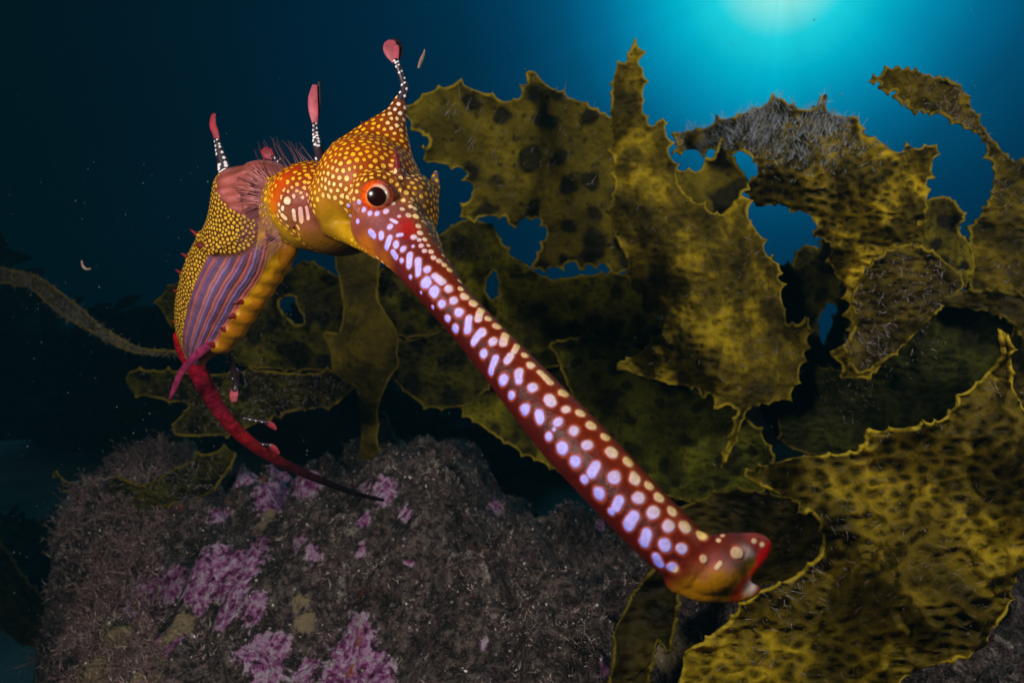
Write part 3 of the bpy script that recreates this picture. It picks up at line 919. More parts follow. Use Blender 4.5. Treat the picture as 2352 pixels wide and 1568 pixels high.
kelp_blade('deep green speckled kelp blade in shade right of the middle snout', K10b, [(1300, 800, .54), (1700, 1100, .50)], kelp_mat('deep_green_kelp', 0.75, 0.8, 0.2, 0.8, 0.75, 1.5, 0.3, 30.0), 16, fuzz=[(1500, 950, 130, 60)], fz=dict(mat=FUZZ, lmin=4, lmax=10), spine=9, gap=40)
K10c = [(1540, 1180), (1680, 1120), (1800, 1140), (1890, 1190), (1920, 1270), (1850, 1330), (1700, 1340), (1600, 1280)]
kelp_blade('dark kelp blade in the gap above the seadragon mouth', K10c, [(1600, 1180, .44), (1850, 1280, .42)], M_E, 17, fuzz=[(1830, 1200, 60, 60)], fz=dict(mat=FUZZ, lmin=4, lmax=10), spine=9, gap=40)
K10d = [(1040, 760), (1200, 740), (1330, 830), (1420, 960), (1480, 1090), (1380, 1120), (1200, 1040), (1080, 960), (1000, 860)]
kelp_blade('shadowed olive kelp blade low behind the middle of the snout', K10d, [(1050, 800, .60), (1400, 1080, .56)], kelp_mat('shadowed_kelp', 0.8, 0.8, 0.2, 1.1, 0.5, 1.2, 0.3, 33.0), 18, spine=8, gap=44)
K10e = [(1780, 900), (1850, 840), (1990, 850), (2080, 740), (2150, 690), (2250, 680), (2340, 700), (2300, 860), (2200, 960), (2050, 1020), (1900, 1050), (1800, 1020)]
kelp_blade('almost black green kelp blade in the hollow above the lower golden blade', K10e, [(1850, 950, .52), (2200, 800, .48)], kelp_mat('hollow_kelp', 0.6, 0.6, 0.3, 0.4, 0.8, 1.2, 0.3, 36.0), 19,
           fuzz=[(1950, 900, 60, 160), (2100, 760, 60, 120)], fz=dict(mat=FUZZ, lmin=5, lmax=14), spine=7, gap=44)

K16 = [(1390, 1650), (1408, 1510), (1412, 1450), (1445, 1380), (1480, 1330), (1520, 1290), (1590, 1310), (1562, 1350), (1552, 1430), (1535, 1500), (1512, 1470), (1490, 1560), (1480, 1650)]
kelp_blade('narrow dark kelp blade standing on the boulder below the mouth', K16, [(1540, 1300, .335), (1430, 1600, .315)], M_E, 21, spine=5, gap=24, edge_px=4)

K14 = [(128, 1085), (170, 1112), (240, 1120), (268, 1092), (330, 1112), (400, 1075), (455, 1050), (500, 1035), (545, 1040), (520, 1090), (470, 1140), (300, 1175), (190, 1155)]
kelp_blade('fuzzy olive kelp blade creeping over the top left shoulder of the boulder', K14, [(130, 1085, .60), (500, 1050, .56), (300, 1150, .56)], M_D, 22, fuzz=[(420, 1080, 60, 300), (180, 1120, 50, 200), (300, 1130, 70, 160)], fz=dict(mat=FUZZ, lmin=5, lmax=16, width=.7), spine=10, gap=60)
K13 = [(-60, 600), (20, 617), (85, 632), (160, 686), (250, 760), (330, 800), (450, 806), (450, 817), (310, 812), (225, 772), (140, 725), (70, 664), (5, 650), (-60, 645)]
kelp_blade('narrow furry grey kelp strand reaching in from the left edge', K13, [(0, 630, .56), (430, 810, .52)], kelp_mat('grey_strand_kelp', 0.7, 0.4, 0.3, 0.42, 0, 1.0, 0.2, 39.0), 23,
           fuzz=[(60, 640, 70, 1100), (160, 710, 70, 1400), (260, 780, 60, 1000), (360, 810, 50, 500)], fz=dict(mat=plain_mat('dull_hydroid_fuzz', lin(128, 122, 114), 0.8, 500, 0.3, 0.0, 0.2), lmin=4, lmax=12, width=.45, sway=(0, 0, .2), lean=1.3), spine=4, gap=40)
K15 = [(-40, 1220), (20, 1270), (60, 1330), (125, 1400), (112, 1470), (50, 1480), (-40, 1390)]
kelp_blade('dark drooping kelp blade above the sand in the lower left corner', K15, [(0, 1250, .80), (110, 1460, .80)], M_E, 24, spine=6, gap=40)

K5b = [(1850, 560), (1920, 590), (2000, 640), (2100, 700), (2200, 690), (2260, 760), (2200, 860), (2050, 900), (1930, 880), (1890, 800), (1925, 715), (1905, 690), (1880, 720), (1800, 700), (1820, 600)]
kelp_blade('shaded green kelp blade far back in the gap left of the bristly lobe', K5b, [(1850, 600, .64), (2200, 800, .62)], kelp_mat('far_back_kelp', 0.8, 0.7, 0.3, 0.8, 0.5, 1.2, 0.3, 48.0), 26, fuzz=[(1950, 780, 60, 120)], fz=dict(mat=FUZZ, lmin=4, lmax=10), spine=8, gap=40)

# the short kelp with a stipe, standing on the boulder behind the seadragon
base = V(848, 1012, .545)
plant = bpy.data.objects.new('kelp_plant', None); COL.objects.link(plant); plant.location = base
tag(plant, 'young kelp plant with a swollen golden stipe standing on top of the boulder', 'kelp')
bpy.context.view_layer.update()
KP = [(828, 1044), (833, 1000), (836, 940), (815, 890), (770, 850), (763, 800), (748, 768), (785, 765), (793, 700), (778, 640), (780, 560), (872, 560), (868, 640), (872, 700), (900, 760), (912, 830), (890, 880), (864, 935), (866, 1000), (872, 1044)]
kelp_blade('', KP, [(850, 1040, .548), (835, 830, .515), (820, 600, .52)], M_G, 30, name='stipe', parent=plant, spine=0, relief=0.003, thick=0.010, curl=-0.006)
KL1 = [(290, 870), (300, 850), (380, 850), (480, 858), (600, 850), (700, 858), (790, 850), (815, 885), (770, 930), (640, 952), (530, 998), (410, 1002), (395, 975), (432, 930), (340, 912), (300, 895)]
kelp_blade('', KL1, [(300, 870, .56), (800, 870, .535), (420, 990, .55)], M_D, 31, name='blade', parent=plant, fuzz=[(620, 930, 120, 700), (480, 960, 80, 300), (760, 890, 80, 260)], fz=dict(mat=FUZZ, lmin=5, lmax=12, width=.6), spine=7, gap=60)
KL2 = [(360, 690), (392, 658), (430, 640), (520, 660), (620, 650), (700, 598), (780, 640), (800, 760), (790, 850), (700, 850), (560, 840), (430, 760), (395, 755), (375, 720)]
kelp_blade('', KL2, [(370, 700, .60), (790, 750, .545), (560, 760, .57)], M_D, 32, name='blade', parent=plant, holes=[[(640, 690), (670, 680), (700, 740), (680, 745), (650, 720)]], fuzz=[(700, 720, 80, 160), (560, 800, 110, 160)], fz=dict(mat=FUZZ, lmin=4, lmax=10, width=.5), spine=6, gap=60)
KR1 = [(895, 790), (960, 775), (1060, 745), (1130, 760), (1150, 850), (1080, 930), (980, 935), (900, 870)]
kelp_blade('', KR1, [(900, 820, .535), (1120, 820, .56)], M_D, 33, name='blade', parent=plant, fuzz=[(1000, 860, 100, 160)], fz=dict(mat=FUZZ, lmin=4, lmax=10, width=.5), spine=6, gap=50)
KR2 = [(870, 620), (930, 600), (1000, 640), (1040, 720), (1000, 770), (900, 770), (872, 700)]
kelp_blade('', KR2, [(880, 700, .545), (1020, 720, .57)], M_D, 34, name='blade', parent=plant, spine=6, gap=50)

# ------------------------------------------------------------------ weedy seadragon
g = Geo()
CH = {}
SN = [(880, 505, .2065, 80), (935, 562, .2000, 68), (985, 630, .1925, 56), (1035, 695, .1870, 50), (1090, 755, .1820, 51), (1160, 835, .1740, 57), (1230, 915, .1660, 65), (1305, 1000, .1580, 72), (1385, 1085, .1510, 73),
      (1460, 1165, .1460, 72), (1530, 1235, .1420, 71), (1590, 1292, .1395, 66)]
CH['snout'] = [g.chain(SN, 120, 48, 0.85)]
CH['mouth'] = [g.chain([(1570, 1275, .1400, 66), (1640, 1282, .1385, 56), (1700, 1262, .1380, 44), (1738, 1248, .1380, 30)], 24, 36, 0.7),
               g.chain([(1565, 1310, .1400, 52), (1620, 1336, .1385, 46), (1668, 1345, .1380, 36)], 20, 36, 0.75),
               g.chain([(1650, 1358, .1378, 28), (1700, 1363, .1374, 22), (1740, 1352, .1372, 17)], 14, 24, 0.8),
               g.chain([(1735, 1234, .1372, 15), (1762, 1244, .1370, 15), (1753, 1278, .1368, 14), (1722, 1318, .1370, 12), (1692, 1352, .1378, 9)], 24, 20, 0.8),
               g.ball(1628, 1306, .1405, 80, 56, .0072, rot=-.15)]
CH['head'] = [g.ball(850, 432, .2240, 122, 118, .0210),
              g.chain([(838, 385, .2230, 95), (880, 316, .2230, 58), (908, 266, .2230, 29), (920, 226, .2230, 12)], 30, 36, 0.62),
              g.ball(952, 486, .2150, 56, 88, .0130, rot=0.05),
              g.chain([(900, 285, .2240, 32), (912, 350, .2220, 34), (925, 420, .2180, 38), (945, 500, .2120, 44), (975, 575, .2030, 44)], 40, 28),
              g.chain([(975, 470, .2170, 34), (994, 432, .2172, 18), (1001, 398, .2175, 6)], 20, 18),
              g.chain([(912, 352, .2110, 7), (916, 385, .2080, 13), (924, 430, .2050, 18), (945, 500, .2010, 26), (985, 580, .1950, 30), (1030, 650, .1895, 26)], 40, 24),
              g.ball(868, 454, .2055, 64, 64, .0085),
              g.chain([(868 + 56 * math.cos(t), 454 + 55 * math.sin(t), .2010 + .0006 * math.cos(t), 8) for t in np.linspace(0, 6.4, 30)], 90, 12),
              g.ball(772, 468, .2220, 58, 76, .0120, rot=-0.25),
              g.chain([(760, 520, .2190, 26), (810, 540, .2130, 26), (860, 565, .2050, 26), (905, 600, .1985, 20)], 24, 24)]
CH['neck'] = [g.ball(735, 478, .2420, 112, 102, .0230, rot=0.2), g.chain([(655, 470, .2520, 82), (720, 480, .2420, 96), (800, 470, .2320, 92)], 24, 36, 0.7),
              g.ball(775, 532, .2340, 92, 56, .0150)]
# trunk: L is the back, R is the belly
TR = [((560, 380), (660, 470), .262), ((507, 398), (655, 520), .268), ((480, 500), (662, 585), .274), ((440, 572), (622, 655), .282), ((413, 655), (575, 715), .290), ((407, 720), (535, 775), .298), ((416, 765), (502, 812), .304), ((428, 800), (476, 828), .308)]
rows = []
for (L, R2, d) in TR:
    a, b = P(*L, d), P(*R2, d)
    rows.append(np.r_[(a + b) / 2, (b - a) / 2])
TS = catmull(rows, 90)
TC, TA = TS[:, :3], TS[:, 3:]
TT = np.gradient(TC, axis=0); TT /= np.linalg.norm(TT, axis=1)[:, None]
TB = np.cross(TT, TA); TB /= np.linalg.norm(TB, axis=1)[:, None]
thick = np.interp(np.linspace(0, 1, 90), [0, .15, .5, .8, 1], [.011, .0125, .0115, .0085, .005])
g.loft(TC, TA, TB * thick[:, None], 48)
trk = (TC, np.linalg.norm(TA, axis=1))
bel = [(640, 606, .276, 27), (620, 636, .279, 28), (599, 664, .282, 29), (578, 694, .285, 30), (557, 725, .288, 30), (535, 757, .292, 29), (508, 791, .297, 26)]
BEL = [g.chain([(662, 570, .272, 26)] + [(x, y, d, r * .93) for x, y, d, r in bel], 60, 26, 0.9)] + [g.ball(x, y, d - .0006, r * 1.10, r * 0.84, .0060, 20, 14) for x, y, d, r in bel]
lob = [(432, 768, .300, 22), (450, 772, .298, 20)]
LOB = [g.ball(x, y, d, r, r, .004, 16, 12) for x, y, d, r in lob]
TL = [(425, 775, .312, 26), (430, 805, .316, 23), (456, 855, .322, 21), (490, 920, .330, 18), (530, 975, .338, 16), (580, 1020, .348, 14), (640, 1058, .360, 12), (700, 1087, .374, 10), (760, 1112, .390, 8), (820, 1134, .408, 6), (880, 1148, .425, 4)]
CH['tail'] = [g.chain(TL, 100, 28, 0.85)]
SPINES = [((632, 476), (612, 466), .247, 10), ((470, 566), (452, 562), .268, 9), ((492, 578), (506, 566), .266, 9), ((545, 545), (562, 540), .262, 8), ((520, 560), (534, 555), .264, 8), ((455, 540), (441, 530), .274, 7),
          ((432, 590), (420, 584), .279, 7), ((421, 630), (408, 622), .285, 7), ((415, 672), (402, 668), .290, 7), ((412, 742), (398, 738), .298, 7), ((610, 545), (624, 534), .262, 7),
          ((590, 652), (574, 640), .2765, 9), ((565, 688), (543, 694), .2800, 11), ((545, 722), (529, 728), .2830, 9), ((522, 757), (508, 754), .2870, 8), ((496, 792), (480, 790), .2920, 9), ((628, 620), (614, 604), .2730, 8),
          ((690, 505), (676, 520), .226, 7), ((916, 392), (909, 350), .2045, 10), ((892, 388), (873, 362), .2085, 8), ((842, 300), (832, 284), .2215, 6)]
SPN = []
for (a, b, d, r) in SPINES:
    b = (a[0] + (b[0] - a[0]) * 1.3, a[1] + (b[1] - a[1]) * 1.3); r = r * 1.25
    SPN.append(g.chain([(a[0], a[1], d, r), ((a[0] + b[0]) / 2, (a[1] + b[1]) / 2, d - .001, r * .5), (b[0], b[1], d - .0015, 2.2)], 8, 10))

tmp_me = g.mesh('body_cage')
tmp = bpy.data.objects.new('body_cage', tmp_me); COL.objects.link(tmp)
rm = tmp.modifiers.new('r', 'REMESH'); rm.mode = 'VOXEL'; rm.voxel_size = 0.00031; rm.use_smooth_shade = True
bpy.context.view_layer.update()
dg = bpy.context.evaluated_depsgraph_get()
body_me = bpy.data.meshes.new_from_object(tmp.evaluated_get(dg))
bpy.data.objects.remove(tmp); bpy.data.meshes.remove(tmp_me)
body_me.name = 'body'
N = len(body_me.vertices)
co = np.empty(N * 3, np.float32); body_me.vertices.foreach_get('co', co); co = co.reshape(-1, 3).astype(float)
ev = np.empty(len(body_me.edges) * 2, np.int32); body_me.edges.foreach_get('vertices', ev); ev = ev.reshape(-1, 2)
deg = np.bincount(ev.ravel(), minlength=N).astype(float)


def lap(X):
    S = np.zeros_like(X)
    for k in range(X.shape[1]):
        S[:, k] = np.bincount(ev[:, 0], X[ev[:, 1], k], N) + np.bincount(ev[:, 1], X[ev[:, 0], k], N)
    return S / deg[:, None] - X


for _ in range(14):
    co += 0.55 * lap(co); co += -0.50 * lap(co)
SMOOTHME = True
print('body verts', N)


def chain_dist(lst):
    m = np.full(N, 1e9)
    for C, r in lst:
        for i in range(len(C)):
            m = np.minimum(m, ((co - C[i]) ** 2).sum(1) / (r[i] * r[i]))
    return np.sqrt(m)


dn0 = {k: chain_dist([(C[::4], r[::4]) if len(C) > 40 else (C, r) for C, r in CH[k]]) for k in ('snout', 'mouth', 'head', 'neck', 'tail')}
wk = (np.minimum(np.minimum(dn0['head'], dn0['neck']), dn0['mouth'] + .75) < np.minimum(dn0['snout'], dn0['tail'])).astype(float)
wk = wk * np.clip((np.abs(co - P(920, 215, .223)).sum(1) - .006) / .006, 0, 1) * np.clip((np.abs(co - P(1000, 408, .2175)).sum(1) - .006) / .006, 0, 1)
wk = wk * np.clip((np.sqrt(((co - P(868, 454, .2000)) ** 2).sum(1)) - .0085) / .004, 0.12, 1)
wk[dn0['tail'] < 1.3] = 0
_sp = np.full(N, 1e9)
for C, r in SPN:
    for q in C[2:]: _sp = np.minimum(_sp, ((co - q) ** 2).sum(1))
wk[_sp < .0016 ** 2] = 0
wk = wk[:, None]
for _ in range(8): wk = wk + 0.5 * lap(wk)
for _ in range(70): co += 0.5 * wk * lap(co)
co_f = co.astype(np.float32)
body_me.vertices.foreach_set('co', co_f.ravel()); body_me.update()
bvh = BVHTree.FromPolygons([Vector(c) for c in co_f], [tuple(p.vertices) for p in body_me.polygons])
kd = kdtree.KDTree(N)
for i in range(N): kd.insert(co_f[i], i)
kd.balance()

dn = {k: chain_dist([(C[::4], r[::4]) if len(C) > 40 else (C, r) for C, r in v]) for k, v in CH.items()}
dn['trunk'] = chain_dist([(TC[::4], trk[1][::4])])
dn['belly'] = chain_dist(BEL) * 0.93
dn['lobe'] = chain_dist(LOB) * 0.95
dn['spine'] = chain_dist([(C[2:], r[2:] * 1.1) for C, r in SPN]) * 0.98
dn['head'] = np.minimum(dn['head'], np.sqrt(((co - P(850, 432, .2240)) ** 2).sum(1)) / 0.0175)
names = list(dn)
reg = np.argmin(np.stack([dn[k] for k in names]), 0)
R = {k: reg == i for i, k in enumerate(names)}
_sm = R['snout'] | R['mouth']
_ax = P(1590, 1292, .1395) - P(1305, 1000, .158); _ax /= np.linalg.norm(_ax)
MT = (co - P(1572, 1290, .1398)) @ _ax
R['mouth'] = _sm & (MT > 0); R['snout'] = _sm & (MT <= 0)

col = np.zeros((N, 4)); col[:, 3] = 1
scol = np.zeros((N, 4)); scol[:, 3] = 1
sd = np.full(N, 9.0)


def surf(x, y):
    h = hit(bvh, x, y)
    return (np.array(h[0]), h[3]) if h[0] is not None else (None, None)


# colour areas of the skin, as soft 3-D patches on the surface
ANC = [  # x, y, rgb, radius px
    (760, 330, (144, 57, 4), 60), (820, 340, (157, 63, 5), 60), (880, 300, (138, 57, 6), 50), (915, 250, (102, 48, 8), 30), (740, 390, (167, 78, 4), 45), (800, 410, (165, 73, 5), 40), (840, 380, (157, 61, 4), 40),
    (760, 440, (184, 120, 35), 32), (755, 490, (168, 126, 8), 30), (775, 505, (176, 134, 6), 30), (800, 470, (146, 78, 20), 25), (735, 460, (175, 112, 10), 25), (790, 535, (186, 140, 4), 26), (850, 560, (196, 110, 10), 22), (885, 588, (190, 100, 10), 18),
    (830, 500, (138, 64, 52), 26), (870, 520, (122, 56, 66), 26), (900, 500, (144, 62, 56), 26), (838, 478, (150, 80, 40), 16), (868, 500, (136, 72, 70), 14), (920, 450, (141, 78, 30), 26), (868, 400, (93, 48, 4), 22), (835, 430, (135, 65, 10), 20), (932, 512, (188, 14, 22), 13), (938, 528, (190, 12, 14), 13), (930, 540, (160, 16, 12), 10), (905, 480, (140, 84, 80), 18),
    (930, 395, (100, 62, 50), 20), (965, 470, (112, 72, 44), 30), (990, 440, (104, 70, 50), 25), (985, 520, (116, 72, 36), 30), (985, 500, (112, 70, 50), 20), (1000, 404, (120, 96, 100), 10), (915, 365, (130, 100, 96), 12),
    (870, 560, (84, 22, 40), 22), (910, 570, (92, 24, 40), 26), (960, 600, (96, 28, 24), 28), (1010, 640, (100, 34, 12), 25),
    # neck
    (690, 400, (157, 53, 3), 26), (650, 415, (197, 71, 2), 14), (632, 455, (197, 82, 2), 14), (672, 392, (197, 65, 2), 12), (626, 480, (200, 110, 4), 12), (640, 530, (190, 140, 6), 26), (665, 555, (180, 124, 6), 26), (680, 440, (146, 57, 7), 24), (690, 490, (130, 58, 62), 26), (670, 500, (150, 92, 40), 20),
    (720, 510, (116, 50, 50), 26), (715, 470, (129, 53, 15), 24), (740, 550, (128, 84, 4), 34), (800, 570, (112, 74, 4), 40), (700, 545, (140, 92, 4), 24), (770, 545, (116, 74, 4), 30), (700, 575, (150, 96, 6), 26),
]
HN = R['head'] | R['neck']
HN0 = HN.copy()
HN = HN | (R['snout'] & (((co - P(900, 530, .203)) ** 2).sum(1) < .026 ** 2))
W = np.full(HN.sum(), 1e-12); acc = np.zeros((HN.sum(), 3))
ch = co[HN]
for x, y, c, r in ANC:
    p, d = surf(x, y)
    if p is None: continue
    rr = r * d / F_ * 1.25
    q = ((ch - p) ** 2).sum(1)
    w = np.exp(-q / (rr * rr)) + 1e-4 / (1 + q / (rr * rr)) ** 2
    W += w; acc += w[:, None] * np.array(lin(*c)[:3])
col[HN, :3] = acc / W[:, None]
scol[HN, :3] = np.array(lin(246, 180, 16)[:3])
# snout: dark maroon flank, redder back
C_s, r_s = CH['snout'][0]
sm = R['snout']
i_s = np.argmin(((co[sm][:, None] - C_s[None, ::2]) ** 2).sum(2), 1) * 2
Ts = np.gradient(C_s, axis=0); Ts /= np.linalg.norm(Ts, axis=1)[:, None]
back = np.cross(Ts, FW); back /= np.linalg.norm(back, axis=1)[:, None]
if (back[60] @ RT) < 0: back = -back                      # towards the ridge side
e_s = ((co[sm] - C_s[i_s]) * back[i_s]).sum(1) / r_s[i_s]
k = np.clip((e_s + 0.2) / 1.1, 0, 1)[:, None]
face = col[sm, :3].copy()
col[sm, :3] = np.array(lin(72, 14, 11)[:3]) * (1 - k) + np.array(lin(124, 38, 5)[:3]) * k
scol[sm, :3] = np.array(lin(184, 172, 246)[:3]) * (1 - k ** 1.5) + np.array(lin(248, 208, 112)[:3]) * k ** 1.5
k2 = np.clip((-e_s - 0.45) / 0.5, 0, 1)[:, None]
scol[sm, :3] = scol[sm, :3] * (1 - k2) + np.array(lin(104, 122, 255)[:3]) * k2
# blend the snout's base colour into the face
k = np.clip((30 - i_s) / 22.0, 0, 1)[:, None] * (HN[sm].astype(float))[:, None]
col[sm, :3] = col[sm, :3] * (1 - k) + face * k
HN = HN0
# mouth
mm = R['mouth']
MA = [(1600, 1250, (116, 34, 12), 34), (1650, 1240, (104, 40, 24), 24), (1690, 1240, (96, 44, 40), 18), (1640, 1285, (168, 92, 88), 18), (1668, 1300, (150, 96, 90), 14), (1690, 1285, (110, 76, 76), 16), (1705, 1268, (204, 188, 180), 11), (1730, 1232, (140, 56, 50), 14), (1755, 1228, (120, 50, 44), 10),
      (1774, 1245, (170, 26, 40), 9), (1764, 1266, (190, 16, 24), 9), (1752, 1290, (196, 24, 20), 8), (1735, 1312, (206, 44, 14), 8), (1718, 1332, (214, 62, 12), 8), (1704, 1350, (214, 66, 10), 8), (1694, 1366, (206, 70, 10), 8),
      (1575, 1345, (182, 124, 6), 26), (1620, 1360, (180, 122, 8), 26), (1650, 1345, (186, 128, 8), 22), (1665, 1322, (172, 118, 14), 16), (1690, 1322, (172, 120, 10), 12), (1710, 1300, (120, 92, 20), 12),
      (1600, 1300, (166, 92, 50), 14), (1615, 1320, (150, 84, 46), 12), (1565, 1310, (110, 40, 24), 16), (1725, 1342, (232, 214, 210), 9), (1716, 1356, (222, 196, 180), 8), (1743, 1350, (160, 70, 60), 7), (1715, 1374, (200, 136, 6), 9), (1738, 1366, (178, 96, 30), 7), (1550, 1280, (84, 22, 18), 20), (1620, 1386, (170, 100, 16), 12)]
W = np.full(mm.sum(), 1e-12); acc = np.zeros((mm.sum(), 3))
for x, y, c, r in MA:
    p, d = surf(x, y)
    if p is None: continue
    rr = r * d / F_ * 1.05
    q = ((co[mm] - p) ** 2).sum(1)
    w = np.exp(-q / (rr * rr)) + 1e-4 / (1 + q / (rr * rr)) ** 2
    W += w; acc += w[:, None] * np.array(lin(*c)[:3])
k = np.clip(MT[mm] / .005, 0, 1)[:, None]; k = k * k * (3 - 2 * k)
col[mm, :3] = acc / W[:, None] * k + (1 - k) * np.array(lin(96, 24, 10)[:3])
scol[mm, :3] = np.array(lin(226, 190, 150)[:3])
# trunk: back of gold cells, striped flank, yellow belly
tm = R['trunk'] | R['spine']
ti = []
ct = co[tm]
best = np.full(len(ct), 1e9); bi = np.zeros(len(ct), int)
An = TA / np.linalg.norm(TA, axis=1)[:, None]
for i in range(0, 90):
    dd = ct - TC[i]
    e = ((dd * TT[i]).sum(1)) ** 2 + 0.02 * (dd ** 2).sum(1)
    m = e < best; best[m] = e[m]; bi[m] = i
ta = ((ct - TC[bi]) * An[bi]).sum(1) / trk[1][bi]
tt = bi / 89.0
STR = [lin(150, 82, 60), lin(92, 74, 120), lin(196, 104, 76), lin(120, 90, 140), lin(96, 82, 124), lin(204, 120, 100), lin(164, 124, 172), lin(84, 76, 120), lin(206, 108, 84), lin(150, 112, 168), lin(60, 58, 96), lin(206, 96, 56), lin(140, 118, 176), lin(66, 64, 108), lin(200, 100, 70)]
STR = np.array([c[:3] for c in STR])
wob = np.array([noise.noise(Vector(c * 220)) for c in ct]) * 0.02
sidx = (ta + wob + 0.36) / (0.36 + 0.70) * 15
i0 = np.clip(np.floor(sidx), 0, 14).astype(int); fr = np.clip(sidx - i0, 0, 1)
i1 = np.clip(i0 + 1, 0, 14)
sf = np.clip((fr - 0.6) / 0.4, 0, 1)[:, None]
stripe = (STR[i0] * (1 - sf) + STR[i1] * sf) * .72 + .28 * np.array(lin(150, 96, 120)[:3])
gold = np.array(lin(92, 50, 6)[:3])
bely = np.array(lin(196, 140, 4)[:3])
t_on = np.clip((tt - (0.33 - 0.13 * ta)) / 0.02, 0, 1)
ms = (np.clip((ta + 0.36) / 0.03, 0, 1) * np.clip((0.74 - ta) / 0.04, 0, 1) * t_on)[:, None]
c = np.where((ta > 0.5)[:, None], bely, gold)
c = c * (1 - ms) + stripe * ms
top = np.clip((0.19 + 0.05 * ta - tt) / 0.05, 0, 1)[:, None]
stk = np.array([noise.noise(Vector((q[0] * 90, q[1] * 60, q[2] * 420))) for q in ct])[:, None]
c = c * (1 - top) + (np.array(lin(164, 84, 72)[:3]) * (1 + .8 * stk) + np.array(lin(120, 90, 120)[:3]) * np.clip(stk, 0, 1)) * top
rim = (np.clip((-ta - 0.88) / 0.08, 0, 1) * np.clip((tt - 0.55) / 0.1, 0, 1))[:, None]
c = c * (1 - rim) + np.array(lin(170, 20, 14)[:3]) * rim
col[tm, :3] = c
scol[tm, :3] = np.array(lin(228, 176, 52)[:3])
gold_cells = np.zeros(N, bool); gold_cells[np.where(tm)[0]] = (ta < -0.33) & (tt > .155) | ((ta < 0.45) & (tt < 0.32 - 0.13 * ta) & (tt > 0.165 + .05 * ta))
col[R['belly'], :3] = bely
nzb = np.array([noise.noise(Vector(c * 160)) for c in co[R['belly']]])
col[R['belly'], :3] *= (1 + 0.35 * nzb)[:, None]
_bc = np.array([P(x, y, d) for x, y, d, r in bel]); _bd = np.sqrt(((co[R['belly']][:, None] - _bc[None]) ** 2).sum(2)).min(1) / (30 * .286 / F_)
k = np.clip((_bd - .72) / .4, 0, 1)[:, None] * .6
col[R['belly'], :3] = col[R['belly'], :3] * (1 - k) + np.array(lin(150, 70, 6)[:3]) * k  # grooves between belly segments shaded in the colour to stress the bulges
col[R['lobe'], :3] = np.array(lin(214, 132, 10)[:3])
col[R['spine'], :3] = np.array(lin(112, 24, 22)[:3])
# tail
tlm = R['tail']
C_t, r_t = CH['tail'][0]
i_t = np.argmin(((co[tlm][:, None] - C_t[None, ::2]) ** 2).sum(2), 1) * 2
u = i_t / 99.0
tcol = np.array([lin(170, 14, 22)[:3], lin(160, 14, 40)[:3], lin(128, 16, 44)[:3], lin(150, 20, 26)[:3], lin(70, 14, 24)[:3], lin(24, 12, 20)[:3]])
uu = np.clip(u * 6.4, 0, 4.999); k0 = uu.astype(int); ff = (uu - k0)[:, None]
col[tlm, :3] = tcol[k0] * (1 - ff) + tcol[k0 + 1] * ff
nzt = np.array([noise.noise(Vector(c * 500)) for c in co[tlm]])
nz3 = np.array([noise.noise(Vector(c * 1400)) for c in co[tlm]])
col[tlm, :3] *= ((1 + 0.6 * nzt) * (1 + .5 * nz3) * (0.9 + 0.10 * np.sin(i_t * 1.15)))[:, None]


def put(p, r, q=None):
    """one spot (or a capsule p-q) of radius r"""
    ctr = p if q is None else (p + q) / 2
    ext = 0 if q is None else np.linalg.norm(q - p) / 2
    for (c_, i, d) in kd.find_range(Vector(ctr), ext + 2.2 * r):
        x = co[i]
        if q is None: dist = np.linalg.norm(x - p)
        else:
            ab = q - p; t = min(1, max(0, (x - p) @ ab / (ab @ ab + 1e-15))); dist = np.linalg.norm(x - p - ab * t)
        e = dist / r
        if e < sd[i]: sd[i] = e


def crop(ox, oy, sc, lst):
    return [tuple(((ox + v / sc) * 0.9408 if k % 2 == 0 else (oy + v / sc) * 0.9408) for k, v in enumerate(t[:-1])) + (t[-1] / sc * 0.9408,) for t in lst]


S4 = crop(1000, 800, 2.24, [(250, 5, 22), (315, 10, 24), (395, 20, 350, 78, 21), (455, 75, 25), (525, 42, 515, 85, 21), (590, 98, 572, 130, 17), (552, 150, 535, 178, 20), (632, 148, 22), (405, 142, 25), (470, 168, 445, 238, 20), (668, 205, 26), (715, 240, 770, 298, 20),
    (512, 285, 30), (600, 238, 600, 285, 23), (675, 325, 27), (845, 358, 32), (556, 370, 24), (765, 385, 775, 408, 26), (630, 445, 30), (710, 470, 712, 500, 26), (860, 445, 25), (936, 466, 26), (812, 515, 26), (790, 555, 12), (760, 592, 24), (900, 560, 29), (1000, 535, 29), (835, 655, 33), (972, 642, 27),
    (1072, 595, 26), (1110, 680, 32), (1195, 727, 30), (905, 727, 32), (1018, 755, 1000, 790, 27), (955, 832, 22), (1120, 817, 33), (1235, 822, 32), (1310, 860, 26), (1035, 905, 35), (1255, 930, 30), (1367, 926, 26), (1148, 945, 1130, 980, 26), (1103, 1005, 20), (1335, 1010, 32), (1442, 1002, 27),
    (1230, 1030, 1195, 1082, 28), (1415, 1082, 32), (1510, 1090, 33), (1297, 1130, 1285, 1170, 30), (1393, 1187, 32), (1596, 1130, 28), (1490, 1205, 27), (1350, 1255, 1365, 1290, 25), (1440, 1312, 28), (1690, 1160, 14), (1795, 1232, 30), (1885, 1165, 16), (1930, 1185, 15), (1975, 1140, 12), (1700, 1285, 1680, 1310, 14), (1610, 1260, 20)])
